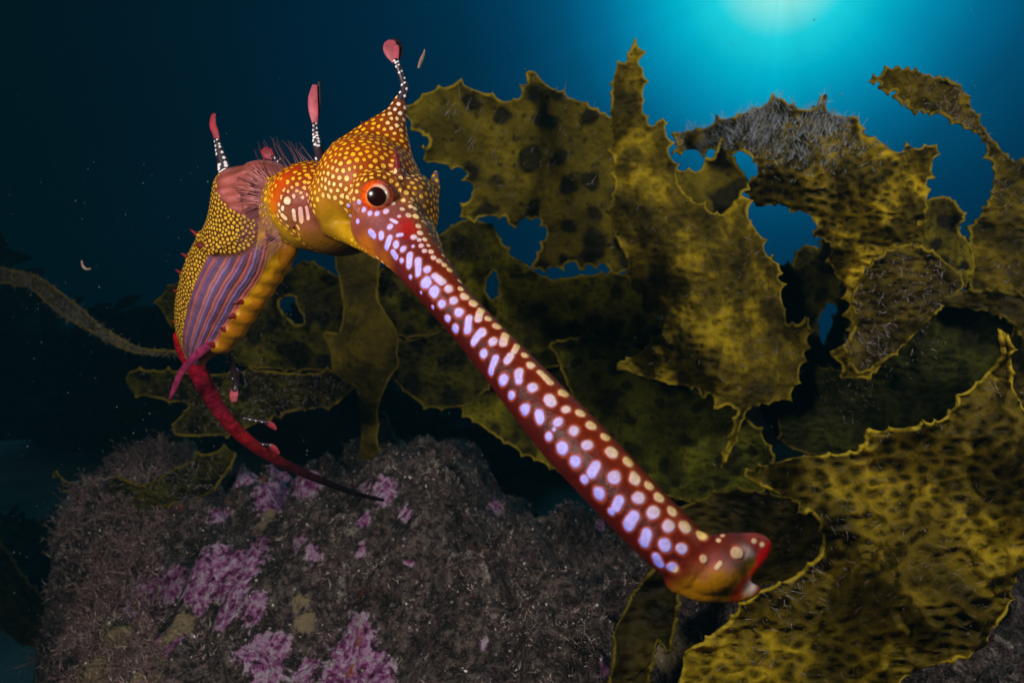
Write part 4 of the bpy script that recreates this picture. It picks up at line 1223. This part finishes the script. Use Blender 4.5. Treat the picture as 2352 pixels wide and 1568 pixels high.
S4e = crop(1000, 800, 2.24, [(560, 8, 9), (592, 40, 9), (624, 75, 10), (655, 103, 10), (688, 132, 11), (720, 160, 11), (760, 196, 13), (811, 238, 13), (862, 292, 14), (915, 348, 14), (960, 402, 14), (1005, 448, 14), (1046, 487, 13), (1086, 522, 14), (1144, 577, 14), (1185, 620, 13), (1226, 667, 13), (1270, 722, 13), (1312, 772, 14),
    (1368, 830, 13), (1416, 886, 14), (1464, 937, 15), (1520, 988, 15), (1577, 1037, 14), (1640, 1086, 14), (1712, 1133, 13)])
S3 = crop(950, 450, 4.238, [(70, 625, 38), (145, 670, 34), (35, 700, 70, 750, 28), (130, 790, 30), (212, 730, 206, 840, 33), (300, 790, 300, 925, 34), (395, 880, 40), (478, 945, 548, 1008, 38), (380, 1015, 58), (470, 1112, 58), (620, 1078, 44), (545, 1235, 46), (672, 1200, 44), (745, 1080, 30), (785, 1160, 50),
    (875, 1228, 46), (725, 1325, 50), (605, 1385, 34), (960, 1300, 925, 1390, 36), (1030, 1388, 42), (825, 1385, 812, 1500, 36), (690, 1500, 36), (1120, 1465, 46), (960, 1530, 46), (1210, 1555, 40), (220, 960, 24), (330, 1120, 16), (450, 1270, 20),
    (325, 500, 30), (315, 575, 22), (375, 570, 26), (335, 632, 26), (410, 632, 20), (370, 687, 24), (440, 697, 28), (467, 755, 30), (525, 790, 32), (577, 832, 32), (632, 885, 34), (715, 940, 30), (735, 1002, 26), (560, 735, 18), (620, 790, 18), (670, 850, 18), (820, 1010, 20), (880, 1070, 16), (960, 1150, 16), (1080, 1285, 20),
    (255, 545, 30), (250, 640, 18), (205, 320, 30), (278, 328, 32), (308, 432, 30), (245, 155, 26), (148, 165, 28), (137, 255, 24), (225, 228, 24), (275, 252, 24), (182, 88, 28), (90, 525, 130, 520, 18), (20, 435, 22), (45, 375, 80, 395, 16)])
S2 = crop(350, 400, 3.136, [(1740, 525, 1765, 555, 24), (1820, 540, 1822, 560, 24), (1888, 565, 1865, 635, 24), (1890, 482, 22), (1640, 442, 18), (1935, 615, 24), (1570, 320, 18), (1590, 400, 16), (1565, 260, 16),
    (1650, 293, 19), (1688, 352, 21), (1736, 378, 20), (1788, 381, 20), (1860, 362, 20), (1912, 300, 18), (1960, 400, 14), (1925, 440, 1895, 425, 12)])
S2n = crop(350, 400, 3.136, [(1205, 345, 1210, 440, 17), (1250, 335, 1262, 420, 14), (1150, 360, 1160, 430, 14), (1065, 400, 1085, 420, 20), (1100, 282, 26), (1040, 365, 14), (1180, 480, 1190, 500, 12)])
for s in S4 + S4e + S3 + S2 + S2n:
    p, d = surf(s[0], s[1])
    if p is None: continue
    q = None
    if s[-1] > 8 or s[0] < 1400: s = s[:-1] + (s[-1] * 1.22,)
    if len(s) == 5:
        q, d2 = surf(s[2], s[3])
    put(p, s[-1] * (p @ FW) / F_, q)


def scatter(mask, spacing, ratio, seed, avoid=1.7):
    """relaxed, evenly packed cells over the masked skin (spacing in metres): each spot is a shrunken cell"""
    gq = np.random.default_rng(seed)
    idx = np.where(mask & (sd > avoid))[0]
    gq.shuffle(idx)
    grid, pts = {}, []
    cells = np.floor(co[idx] / spacing).astype(int)
    for i, key in zip(idx, map(tuple, cells)):
        p = co[i]; bad = False
        for a in (-1, 0, 1):
            for b in (-1, 0, 1):
                for c_ in (-1, 0, 1):
                    for q in grid.get((key[0] + a, key[1] + b, key[2] + c_), ()):
                        if (q[0] - p[0]) ** 2 + (q[1] - p[1]) ** 2 + (q[2] - p[2]) ** 2 < spacing * spacing: bad = True; break
                    if bad: break
                if bad: break
            if bad: break
        if bad: continue
        grid.setdefault(key, []).append(p); pts.append(p)
    S = np.array(pts)
    X = co[idx]
    for it in range(3):
        k2 = kdtree.KDTree(len(S))
        for j, p in enumerate(S): k2.insert(p, j)
        k2.balance()
        own = np.array([k2.find(x)[1] for x in X])
        cnt = np.maximum(np.bincount(own, minlength=len(S)), 1)
        S = np.stack([np.bincount(own, X[:, k], len(S)) / cnt for k in range(3)], 1)
        S = np.array([co[kd.find(p)[1]] for p in S])
    S = S + gq.normal(0, spacing * .07, S.shape)
    k2 = kdtree.KDTree(len(S))
    for j, p in enumerate(S): k2.insert(p, j)
    k2.balance()
    big = gq.uniform(.86, 1.12, len(S))
    for i, x in zip(idx, X):
        r = k2.find_n(x, 2)
        if len(r) < 2: continue
        e = r[0][2] / max(r[1][2], 1e-9) / (ratio * big[r[0][1]])
        if r[0][2] > spacing * .75: e = max(e, 2.0)
        if e < sd[i]: sd[i] = e


# keep the plain yellow gill cover, the eye surround and the belly of the neck free of spots
free = np.zeros(N, bool)
for x, y, r in [(765, 500, 44), (790, 530, 34), (845, 560, 30), (885, 590, 24), (868, 455, 46), (935, 522, 22), (740, 555, 60), (810, 575, 60), (690, 500, 40), (650, 540, 44), (628, 474, 16), (634, 450, 14), (645, 425, 14), (660, 402, 13), (682, 386, 12), (870, 515, 24), (720, 520, 40), (700, 570, 40)]:
    p, d = surf(x, y)
    if p is not None:
        free |= ((co - p) ** 2).sum(1) < (r * d / F_) ** 2
spx = .205 / F_
scatter(HN & ~free & (R['head']), 14.2 * spx, 0.47, 3)
scatter(HN & ~free & (R['neck']), 16 * spx, 0.47, 4)
scatter(gold_cells & ~R['spine'], 8.0 * .285 / F_, 0.60, 5)
# whiter spots low on the cheek and along the face ridge
for x, y, r, c in [(760, 430, 40, (246, 214, 150)), (800, 440, 40, (246, 206, 120)), (940, 480, 40, (240, 206, 140)), (900, 540, 60, (220, 196, 240)), (860, 500, 40, (226, 190, 220)), (970, 580, 40, (240, 206, 140)), (920, 250, 24, (246, 236, 224)), (905, 285, 18, (246, 220, 160)), (920, 380, 30, (232, 210, 170)), (690, 480, 40, (226, 160, 160)), (655, 480, 26, (250, 226, 190)), (868, 490, 46, (238, 206, 226)), (868, 430, 40, (230, 180, 60))]:
    p, d = surf(x, y)
    if p is None: continue
    w = np.exp(-((co - p) ** 2).sum(1) / (r * d / F_) ** 2)[:, None] * HN[:, None]
    scol[:, :3] = scol[:, :3] * (1 - w) + np.array(lin(*c)[:3]) * w

attr_c(body_me, 'skin', col); attr_c(body_me, 'spot_colour', scol); attr_f(body_me, 'spot', sd)
halo = np.where(R['snout'] | R['mouth'], 1.0, 0.0)
attr_f(body_me, 'halo', halo)
ridge = np.zeros(N); ridge[np.where(tm)[0]] = ms[:, 0] * 0.35 * (np.sin(sidx * math.pi) ** 2)
ridge[np.where(tlm)[0]] = 0.4 * np.sin(i_t * 1.15)
attr_f(body_me, 'ridge', ridge)
body_me.polygons.foreach_set('use_smooth', np.ones(len(body_me.polygons), bool))


def skin_mat():
    n = NT('seadragon_skin')
    c0 = obj_coord(n)
    base = n.attr('skin').outputs['Color']; sc = n.attr('spot_colour').outputs['Color']; e = n.attr('spot').outputs['Fac']
    fine = n.n('TexNoise', Vector=c0, Scale=900.0, Detail=4.0).outputs['Fac']
    mid = n.n('TexNoise', Vector=c0, Scale=160.0, Detail=5.0).outputs['Fac']
    base = n.mix(n.rng(mid, 0.3, 0.7, 0.55, 0.0), base, n.mix(1.0, base, (0.45, 0.4, 0.4, 1), 'MULTIPLY'))
    wv = n.n('TexNoise', Vector=c0, Scale=330.0, Detail=1.0).outputs['Fac']
    e2 = n.math('ADD', e, n.math('MULTIPLY', n.math('SUBTRACT', fine, 0.5), 0.28))
    e2 = n.math('ADD', e2, n.math('MULTIPLY', n.math('SUBTRACT', wv, 0.5), 0.75))
    hl = n.math('MULTIPLY', n.rng(e2, 0.98, 1.55, 1.0, 0.0), n.rng(n.attr('halo').outputs['Fac'], 0.0, 1.0, 0.75, 1.0))
    hc = n.mix(n.attr('halo').outputs['Fac'], lin(58, 22, 4), lin(168, 62, 22))
    base = n.mix(n.math('MULTIPLY', hl, 0.65), base, hc)
    sp = n.mix(n.rng(fine, 0.35, 0.65, 0.45, 0.0), sc, n.mix(1.0, sc, (0.55, 0.5, 0.6, 1), 'MULTIPLY'))
    m = n.rng(e2, 0.70, 1.12, 1.0, 0.0)
    base = n.mix(m, base, sp)
    h = n.math('ADD', n.math('MULTIPLY', m, 0.5), n.math('ADD', n.math('MULTIPLY', fine, 0.35), n.math('MULTIPLY', mid, 0.5)))
    h = n.math('ADD', h, n.math('MULTIPLY', n.attr('ridge').outputs['Fac'], 1.6))
    bp = n.n('Bump', Strength=0.6, Distance=0.0010, Height=h)
    p = n.n('BsdfPrincipled', Base_Color=base, Roughness=0.46, Normal=bp.outputs[0])
    p.inputs['Specular IOR Level'].default_value = 0.16
    p.inputs['Subsurface Weight'].default_value = 0.0
    return n.finish(p.outputs[0])


SKIN = skin_mat()
ORG = V(850, 520, .225)
dragon = bpy.data.objects.new('seadragon', None); COL.objects.link(dragon); dragon.location = ORG
tag(dragon, 'orange weedy seadragon with pale spotted snout pointing at the lower right', 'seadragon')


def part(name, me, mat, parent=dragon):
    me.transform(Matrix.Translation(-ORG))
    return link_mesh(name, me, mat, parent)


part('body', body_me, SKIN)

# eye
E0 = P(867, 452, .1990); ER = 38 * .1990 / F_
ax = -E0 / np.linalg.norm(E0); ax = ax + np.array([-0.06, 0, 0.02]); ax /= np.linalg.norm(ax)
ux = np.cross(ax, UP); ux /= np.linalg.norm(ux); uy = np.cross(ux, ax)


def eye_cap(a0, a1, rad, nr=26, ns=72):
    v, f = [], []
    an = np.linspace(a0, a1, nr)
    for a in an:
        for s in range(ns):
            t = 2 * math.pi * s / ns
            v.append(E0 + rad * (ax * math.cos(a) + math.sin(a) * (ux * math.cos(t) + uy * math.sin(t))))
    for i in range(nr - 1):
        for s in range(ns):
            k = (s + 1) % ns
            f.append((i * ns + s, i * ns + k, (i + 1) * ns + k, (i + 1) * ns + s))
    return v, f, an, ns


v, f, an, ns = eye_cap(R_(0.5), R_(115), ER)
f.append(tuple(range(ns))[::-1])
eye_me = mesh_from('eye', v, f)
ec = []
for a in an:
    dgr = math.degrees(a)
    c = [(32, (60, 6, 4)), (34, (255, 190, 140)), (38, (244, 116, 44)), (48, (236, 82, 6)), (72, (222, 66, 4)), (84, (170, 42, 10)), (95, (120, 40, 30)), (180, (120, 40, 30))]
    xs_ = [q[0] for q in c]
    rgb = [np.interp(dgr, xs_, [q[1][k] for q in c]) for k in range(3)]
    for s in range(ns):
        t = 2 * math.pi * s / ns
        w = 0.8 + 0.55 * noise.noise(Vector((math.cos(t) * 9, math.sin(t) * 9, a * 3)))
        pale = max(0.0, math.cos(t - 2.5)) ** 2 * max(0.0, 1 - abs(dgr - 40) / 13)
        ec.append(tuple(q * w * (1 - pale) + pale * z for q, z in zip(lin(*rgb)[:3], lin(255, 232, 210)[:3])) + (1,))
attr_c(eye_me, 'iris', np.array(ec))
n = NT('eye_iris')
p_ = n.n('BsdfPrincipled', Base_Color=n.attr('iris').outputs['Color'], Roughness=0.25); p_.inputs['Coat Weight'].default_value = 0.4
eye = part('eye', eye_me, n.finish(p_.outputs[0]))
v, f, an, ns = eye_cap(R_(0.5), R_(33), ER * 1.012, 12, 48)
f.append(tuple(range(ns))[::-1])
pm_ = plain_mat('eye_pupil', (0.016, 0.002, 0.002, 1), 0.22, 100, 0.2, 0.0, 0.35)
part('pupil', mesh_from('pupil', v, f), pm_, eye)

# leaf-like appendages: banded stalk with a flattened pink leaf


def stem_mat():
    n = NT('banded_stalk')
    e = n.attr('band').outputs['Fac']
    c = n.mix(n.rng(e, 0.45, 0.6), lin(38, 22, 34), lin(232, 222, 226))
    return n.finish(n.n('BsdfPrincipled', Base_Color=c, Roughness=0.45).outputs[0])


STEM = stem_mat()
LEAF = plain_mat('pink_leaf_skin', lin(172, 74, 88), 0.5, 260, 0.35, 0.25, 0.3, 0.2)
LEAFR = plain_mat('crimson_leaf_skin', lin(150, 34, 48), 0.5, 260, 0.35, 0.25, 0.3, 0.2)
DARKP = plain_mat('dark_leaf_edge', lin(26, 16, 26), 0.5, 260, 0.3, 0.2, 0.3)


def appendage(stem, leaf, leafmat=LEAF, dark=None, spots=16, seed=1):
    gs = Geo(); C, r = gs.chain(stem, 60, 14, 0.8)
    me = gs.mesh('stalk')
    q = np.array([v.co[:] for v in me.vertices])
    rr = random.Random(seed)
    band = np.zeros(len(q))
    for k in range(spots):
        t = (k + .5) / spots; i = min(59, int(t * 60))
        for sgn in (-1, 1):
            if rr.random() < .15 or (k + (sgn > 0)) % 2: continue
            j = min(59, max(0, i + rr.randint(-1, 1)))
            p0 = C[j] + RT * sgn * r[j] * rr.uniform(.3, .8) - FW * r[j] * .6
            band = np.maximum(band, np.exp(-((q - p0) ** 2).sum(1) / (r[j] * 0.36 + 0.00008) ** 2))
    attr_f(me, 'band', band)
    o = part('leaf_appendage', me, STEM)
    gl = Geo(); gl.chain(leaf, 24, 20, 0.2)
    part('leaf', gl.mesh('leaf'), leafmat, o)
    if dark:
        gd = Geo(); gd.chain(dark, 24, 14, 0.35); part('leaf_edge', gd.mesh('leaf_edge'), DARKP, o)
    return o


appendage([(918, 236, .2230, 12), (929, 205, .2230, 10), (924, 180, .2230, 8), (914, 152, .2225, 7), (909, 140, .2225, 8)],
          [(908, 142, .2222, 8), (901, 122, .222, 17), (898, 106, .222, 18), (900, 94, .222, 9)], LEAF, [(914, 138, .2232, 5), (917, 118, .2235, 9), (912, 100, .2235, 9), (905, 90, .2235, 6)], 15, 1)
appendage([(748, 410, .240, 16), (738, 370, .235, 14), (729, 335, .232, 11), (727, 320, .232, 10), (725, 305, .232, 8), (723, 285, .232, 6)],
          [(724, 287, .2318, 6), (720, 255, .2315, 11), (719, 225, .2315, 11), (723, 196, .2315, 6)], LEAF, [(730, 270, .2325, 4), (732, 235, .2325, 6), (732, 205, .2325, 6), (733, 188, .2325, 4)], 20, 2)
appendage([(520, 402, .270, 19), (512, 375, .270, 14), (504, 345, .270, 10), (498, 322, .270, 7)],
          [(499, 325, .2698, 6), (495, 305, .2696, 8), (489, 288, .2696, 8), (490, 268, .2696, 6), (494, 262, .2696, 3)], LEAFR, None, 16, 3)
appendage([(652, 385, .275, 10), (640, 368, .276, 7), (622, 358, .277, 5)], [(628, 362, .2765, 6), (614, 352, .2765, 14), (606, 342, .2765, 8)], LEAFR, None, 7, 4)
# tail appendages
appendage([(530, 815, .315, 6), (536, 850, .318, 7), (541, 880, .320, 6), (540, 895, .320, 7)], [(540, 892, .3197, 7), (537, 906, .3197, 10), (537, 922, .3197, 7)], LEAF, None, 1, 5)
appendage([(520, 830, .325, 3), (540, 845, .326, 3), (556, 860, .327, 3)], [(552, 858, .3265, 4), (556, 872, .3265, 8), (562, 882, .3265, 5)], DARKP, None, 6, 6)
appendage([(590, 1018, .349, 4), (604, 1020, .350, 4), (622, 1022, .351, 4)], [(618, 1021, .3508, 5), (630, 1030, .351, 7), (640, 1042, .351, 4)], LEAFR, None, 8, 7)
appendage([(560, 960, .345, 4), (590, 966, .346, 4), (615, 970, .347, 4)], [(612, 969, .3468, 5), (625, 977, .347, 7), (634, 986, .347, 3)], LEAFR, None, 8, 8)
STRAP = plain_mat('purple_strap_skin', lin(132, 36, 74), 0.5, 300, 0.4, 0.3, 0.3)
gs = Geo(); gs.chain([(492, 785, .292, 12), (470, 800, .293, 11), (440, 827, .296, 9), (418, 853, .300, 8), (403, 885, .303, 7), (390, 915, .305, 3)], 40, 16, 0.5)
part('tail_strap', gs.mesh('tail_strap'), STRAP)

# fins: fine rays under a thin clear membrane


def fin_mat(name, c, alpha):
    n = NT(name)
    nz = n.n('TexNoise', Vector=obj_coord(n), Scale=300.0, Detail=3.0).outputs['Fac']
    cc = n.mix(n.rng(nz, .3, .7), c, tuple(q * .5 for q in c[:3]) + (1,))
    p = n.n('BsdfPrincipled', Base_Color=cc, Roughness=0.4)
    t = n.n('BsdfTransparent')
    return n.finish(n.n('MixShader', i0=alpha, i1=t.outputs[0], i2=p.outputs[0]).outputs[0])


RAY = plain_mat('fin_ray_skin', lin(150, 96, 110), 0.45, 300, 0.3, 0.0)
RAYD = plain_mat('dark_fin_ray_skin', lin(96, 60, 62), 0.45, 300, 0.3, 0.0)
MEM = fin_mat('clear_fin_membrane', lin(150, 90, 100), 0.10)
MEM0 = fin_mat('faint_fin_membrane', lin(110, 70, 80), 0.03)
MEMR = fin_mat('rosy_fin_membrane', lin(190, 104, 96), 0.5)
RAYR = plain_mat('rosy_fin_ray_skin', lin(186, 116, 116), 0.45, 300, 0.4, 0.0)


def fin(base_pts, tip_pts, nrays, rpx, ray_mat, mem_mat, seed, bow=0.003, name='pectoral_fin', jitter=5.0):
    rr = np.random.default_rng(seed)
    B_ = catmull(np.array(base_pts, float), nrays); T_ = catmull(np.array(tip_pts, float), nrays)
    T_[:, :2] += rr.normal(0, jitter, (nrays, 2))
    b3, t3 = P(B_[:, 0], B_[:, 1], B_[:, 2]), P(T_[:, 0], T_[:, 1], T_[:, 2])
    gr = Geo()
    S = 10
    rows = []
    for i in range(nrays):
        s = np.linspace(0, 1, S)[:, None]
        C = b3[i] * (1 - s) + t3[i] * s - FW * bow * np.sin(s * math.pi) + RT * 0.0009 * np.sin(s * math.pi) * rr.normal()
        rows.append(C)
        r = (rpx * B_[i, 2] / F_) * (1 - 0.75 * s[:, 0])
        Tn = np.gradient(C, axis=0); Tn /= np.linalg.norm(Tn, axis=1)[:, None]
        A = np.cross(Tn, FW); A /= np.linalg.norm(A, axis=1)[:, None]; Bq = np.cross(Tn, A)
        gr.loft(C, A * r[:, None], Bq * r[:, None], 6)
    o = part(name, gr.mesh(name), ray_mat)
    rows = np.array(rows)
    v = rows.reshape(-1, 3) * 0.9995
    f = [(i * S + j, (i + 1) * S + j, (i + 1) * S + j + 1, i * S + j + 1) for i in range(nrays - 1) for j in range(S - 2)]
    part('fin_membrane', mesh_from('fin_membrane', v, f), mem_mat, o)
    return o


fin([(628, 420, .252), (660, 396, .247), (690, 384, .243), (722, 372, .238)], [(582, 338, .258), (618, 312, .256), (660, 322, .251), (700, 335, .244)], 13, 1.5, RAYD, MEM0, 1)
fin([(648, 560, .236), (636, 520, .238), (628, 480, .241), (630, 440, .245)], [(585, 640, .250), (545, 590, .252), (550, 520, .253), (575, 440, .255)], 34, 0.8, RAY, MEM, 2)
fin([(632, 480, .249), (630, 455, .25), (625, 430, .252), (618, 412, .254)], [(560, 485, .257), (545, 440, .258), (560, 398, .260), (600, 392, .260)], 40, 1.4, RAYR, MEMR, 3, bow=0.006, name='dorsal_fin', jitter=9.0)

# ------------------------------------------------------------------ things adrift in the water
DRIFT = plain_mat('drifting_shrimp_shell', lin(150, 118, 104), 0.5, 400, 0.3, 0.1)
gd = Geo(); gd.chain([(962, 155, .24, 3), (966, 143, .24, 4.5), (971, 130, .24, 4), (974, 122, .24, 2.5), (975, 115, .24, 1.5)], 24, 10)
o = link_mesh('drifting_shrimp', gd.mesh('drifting_shrimp'), DRIFT); recentre(o, V(968, 135, .24))
tag(o, 'tiny pale pink shrimp drifting upright beside the tall crest appendage', 'shrimp')
gd = Geo(); gd.chain([(188, 600, .33, 2), (190, 610, .33, 3), (198, 618, .33, 3), (208, 617, .33, 1.5)], 20, 8)
o = link_mesh('drifting_worm', gd.mesh('drifting_worm'), DRIFT); recentre(o, V(198, 610, .33))
tag(o, 'tiny pale curled worm drifting in dark water above the grey strand', 'worm')


def specks():
    gq = np.random.default_rng(21)
    n_ = 900
    left = gq.random(n_) < 0.6
    x = np.where(left, gq.uniform(-50, 800, n_), gq.uniform(0, 2400, n_)); y = np.where(left, gq.uniform(350, 1450, n_), gq.uniform(0, 1500, n_))
    d = gq.uniform(.26, .9, n_)
    c = P(x, y, d); r = np.minimum(gq.lognormal(0.0, 0.5, n_) * 0.85, 2.3) * d / F_
    oc = np.array([(1, 0, 0), (-1, 0, 0), (0, 1, 0), (0, -1, 0), (0, 0, 1), (0, 0, -1)], float)
    st = gq.uniform(.5, 1.6, (n_, 1, 3))
    v = (c[:, None] + oc[None] * st * r[:, None, None]).reshape(-1, 3)
    tr = np.array([(0, 2, 4), (2, 1, 4), (1, 3, 4), (3, 0, 4), (2, 0, 5), (1, 2, 5), (3, 1, 5), (0, 3, 5)])
    f = (np.arange(n_)[:, None, None] * 6 + tr[None]).reshape(-1, 3)
    o = link_mesh('suspended_specks', fast_mesh('suspended_specks', v, f, True), plain_mat('speck_silt', lin(112, 122, 124), 0.8, 300, .3, 0))
    tag(o, 'fine pale specks suspended in the dark water', 'silt', kind='stuff')


specks()

# ------------------------------------------------------------------ the water between things
HAZE = 0.028
hb = bmesh.new(); bmesh.ops.create_cube(hb, size=1.0)
hz = bpy.data.meshes.new('haze'); hb.to_mesh(hz); hb.free()
ho = bpy.data.objects.new('haze', hz); COL.objects.link(ho)
ho.scale = (16.0, 9.6, 3.6); ho.location = (0, 3.1, -1.55 + 1.8 - 0.02)
n = NT('haze')
pv = n.n('VolumePrincipled', Color=(0.06, 0.50, 0.72, 1), Density=HAZE)
n.t.links.new(pv.outputs[0], n.out.inputs['Volume'])
hz.materials.append(n.m)
tag(ho, 'blue green haze of the water itself', 'water haze', kind='stuff')
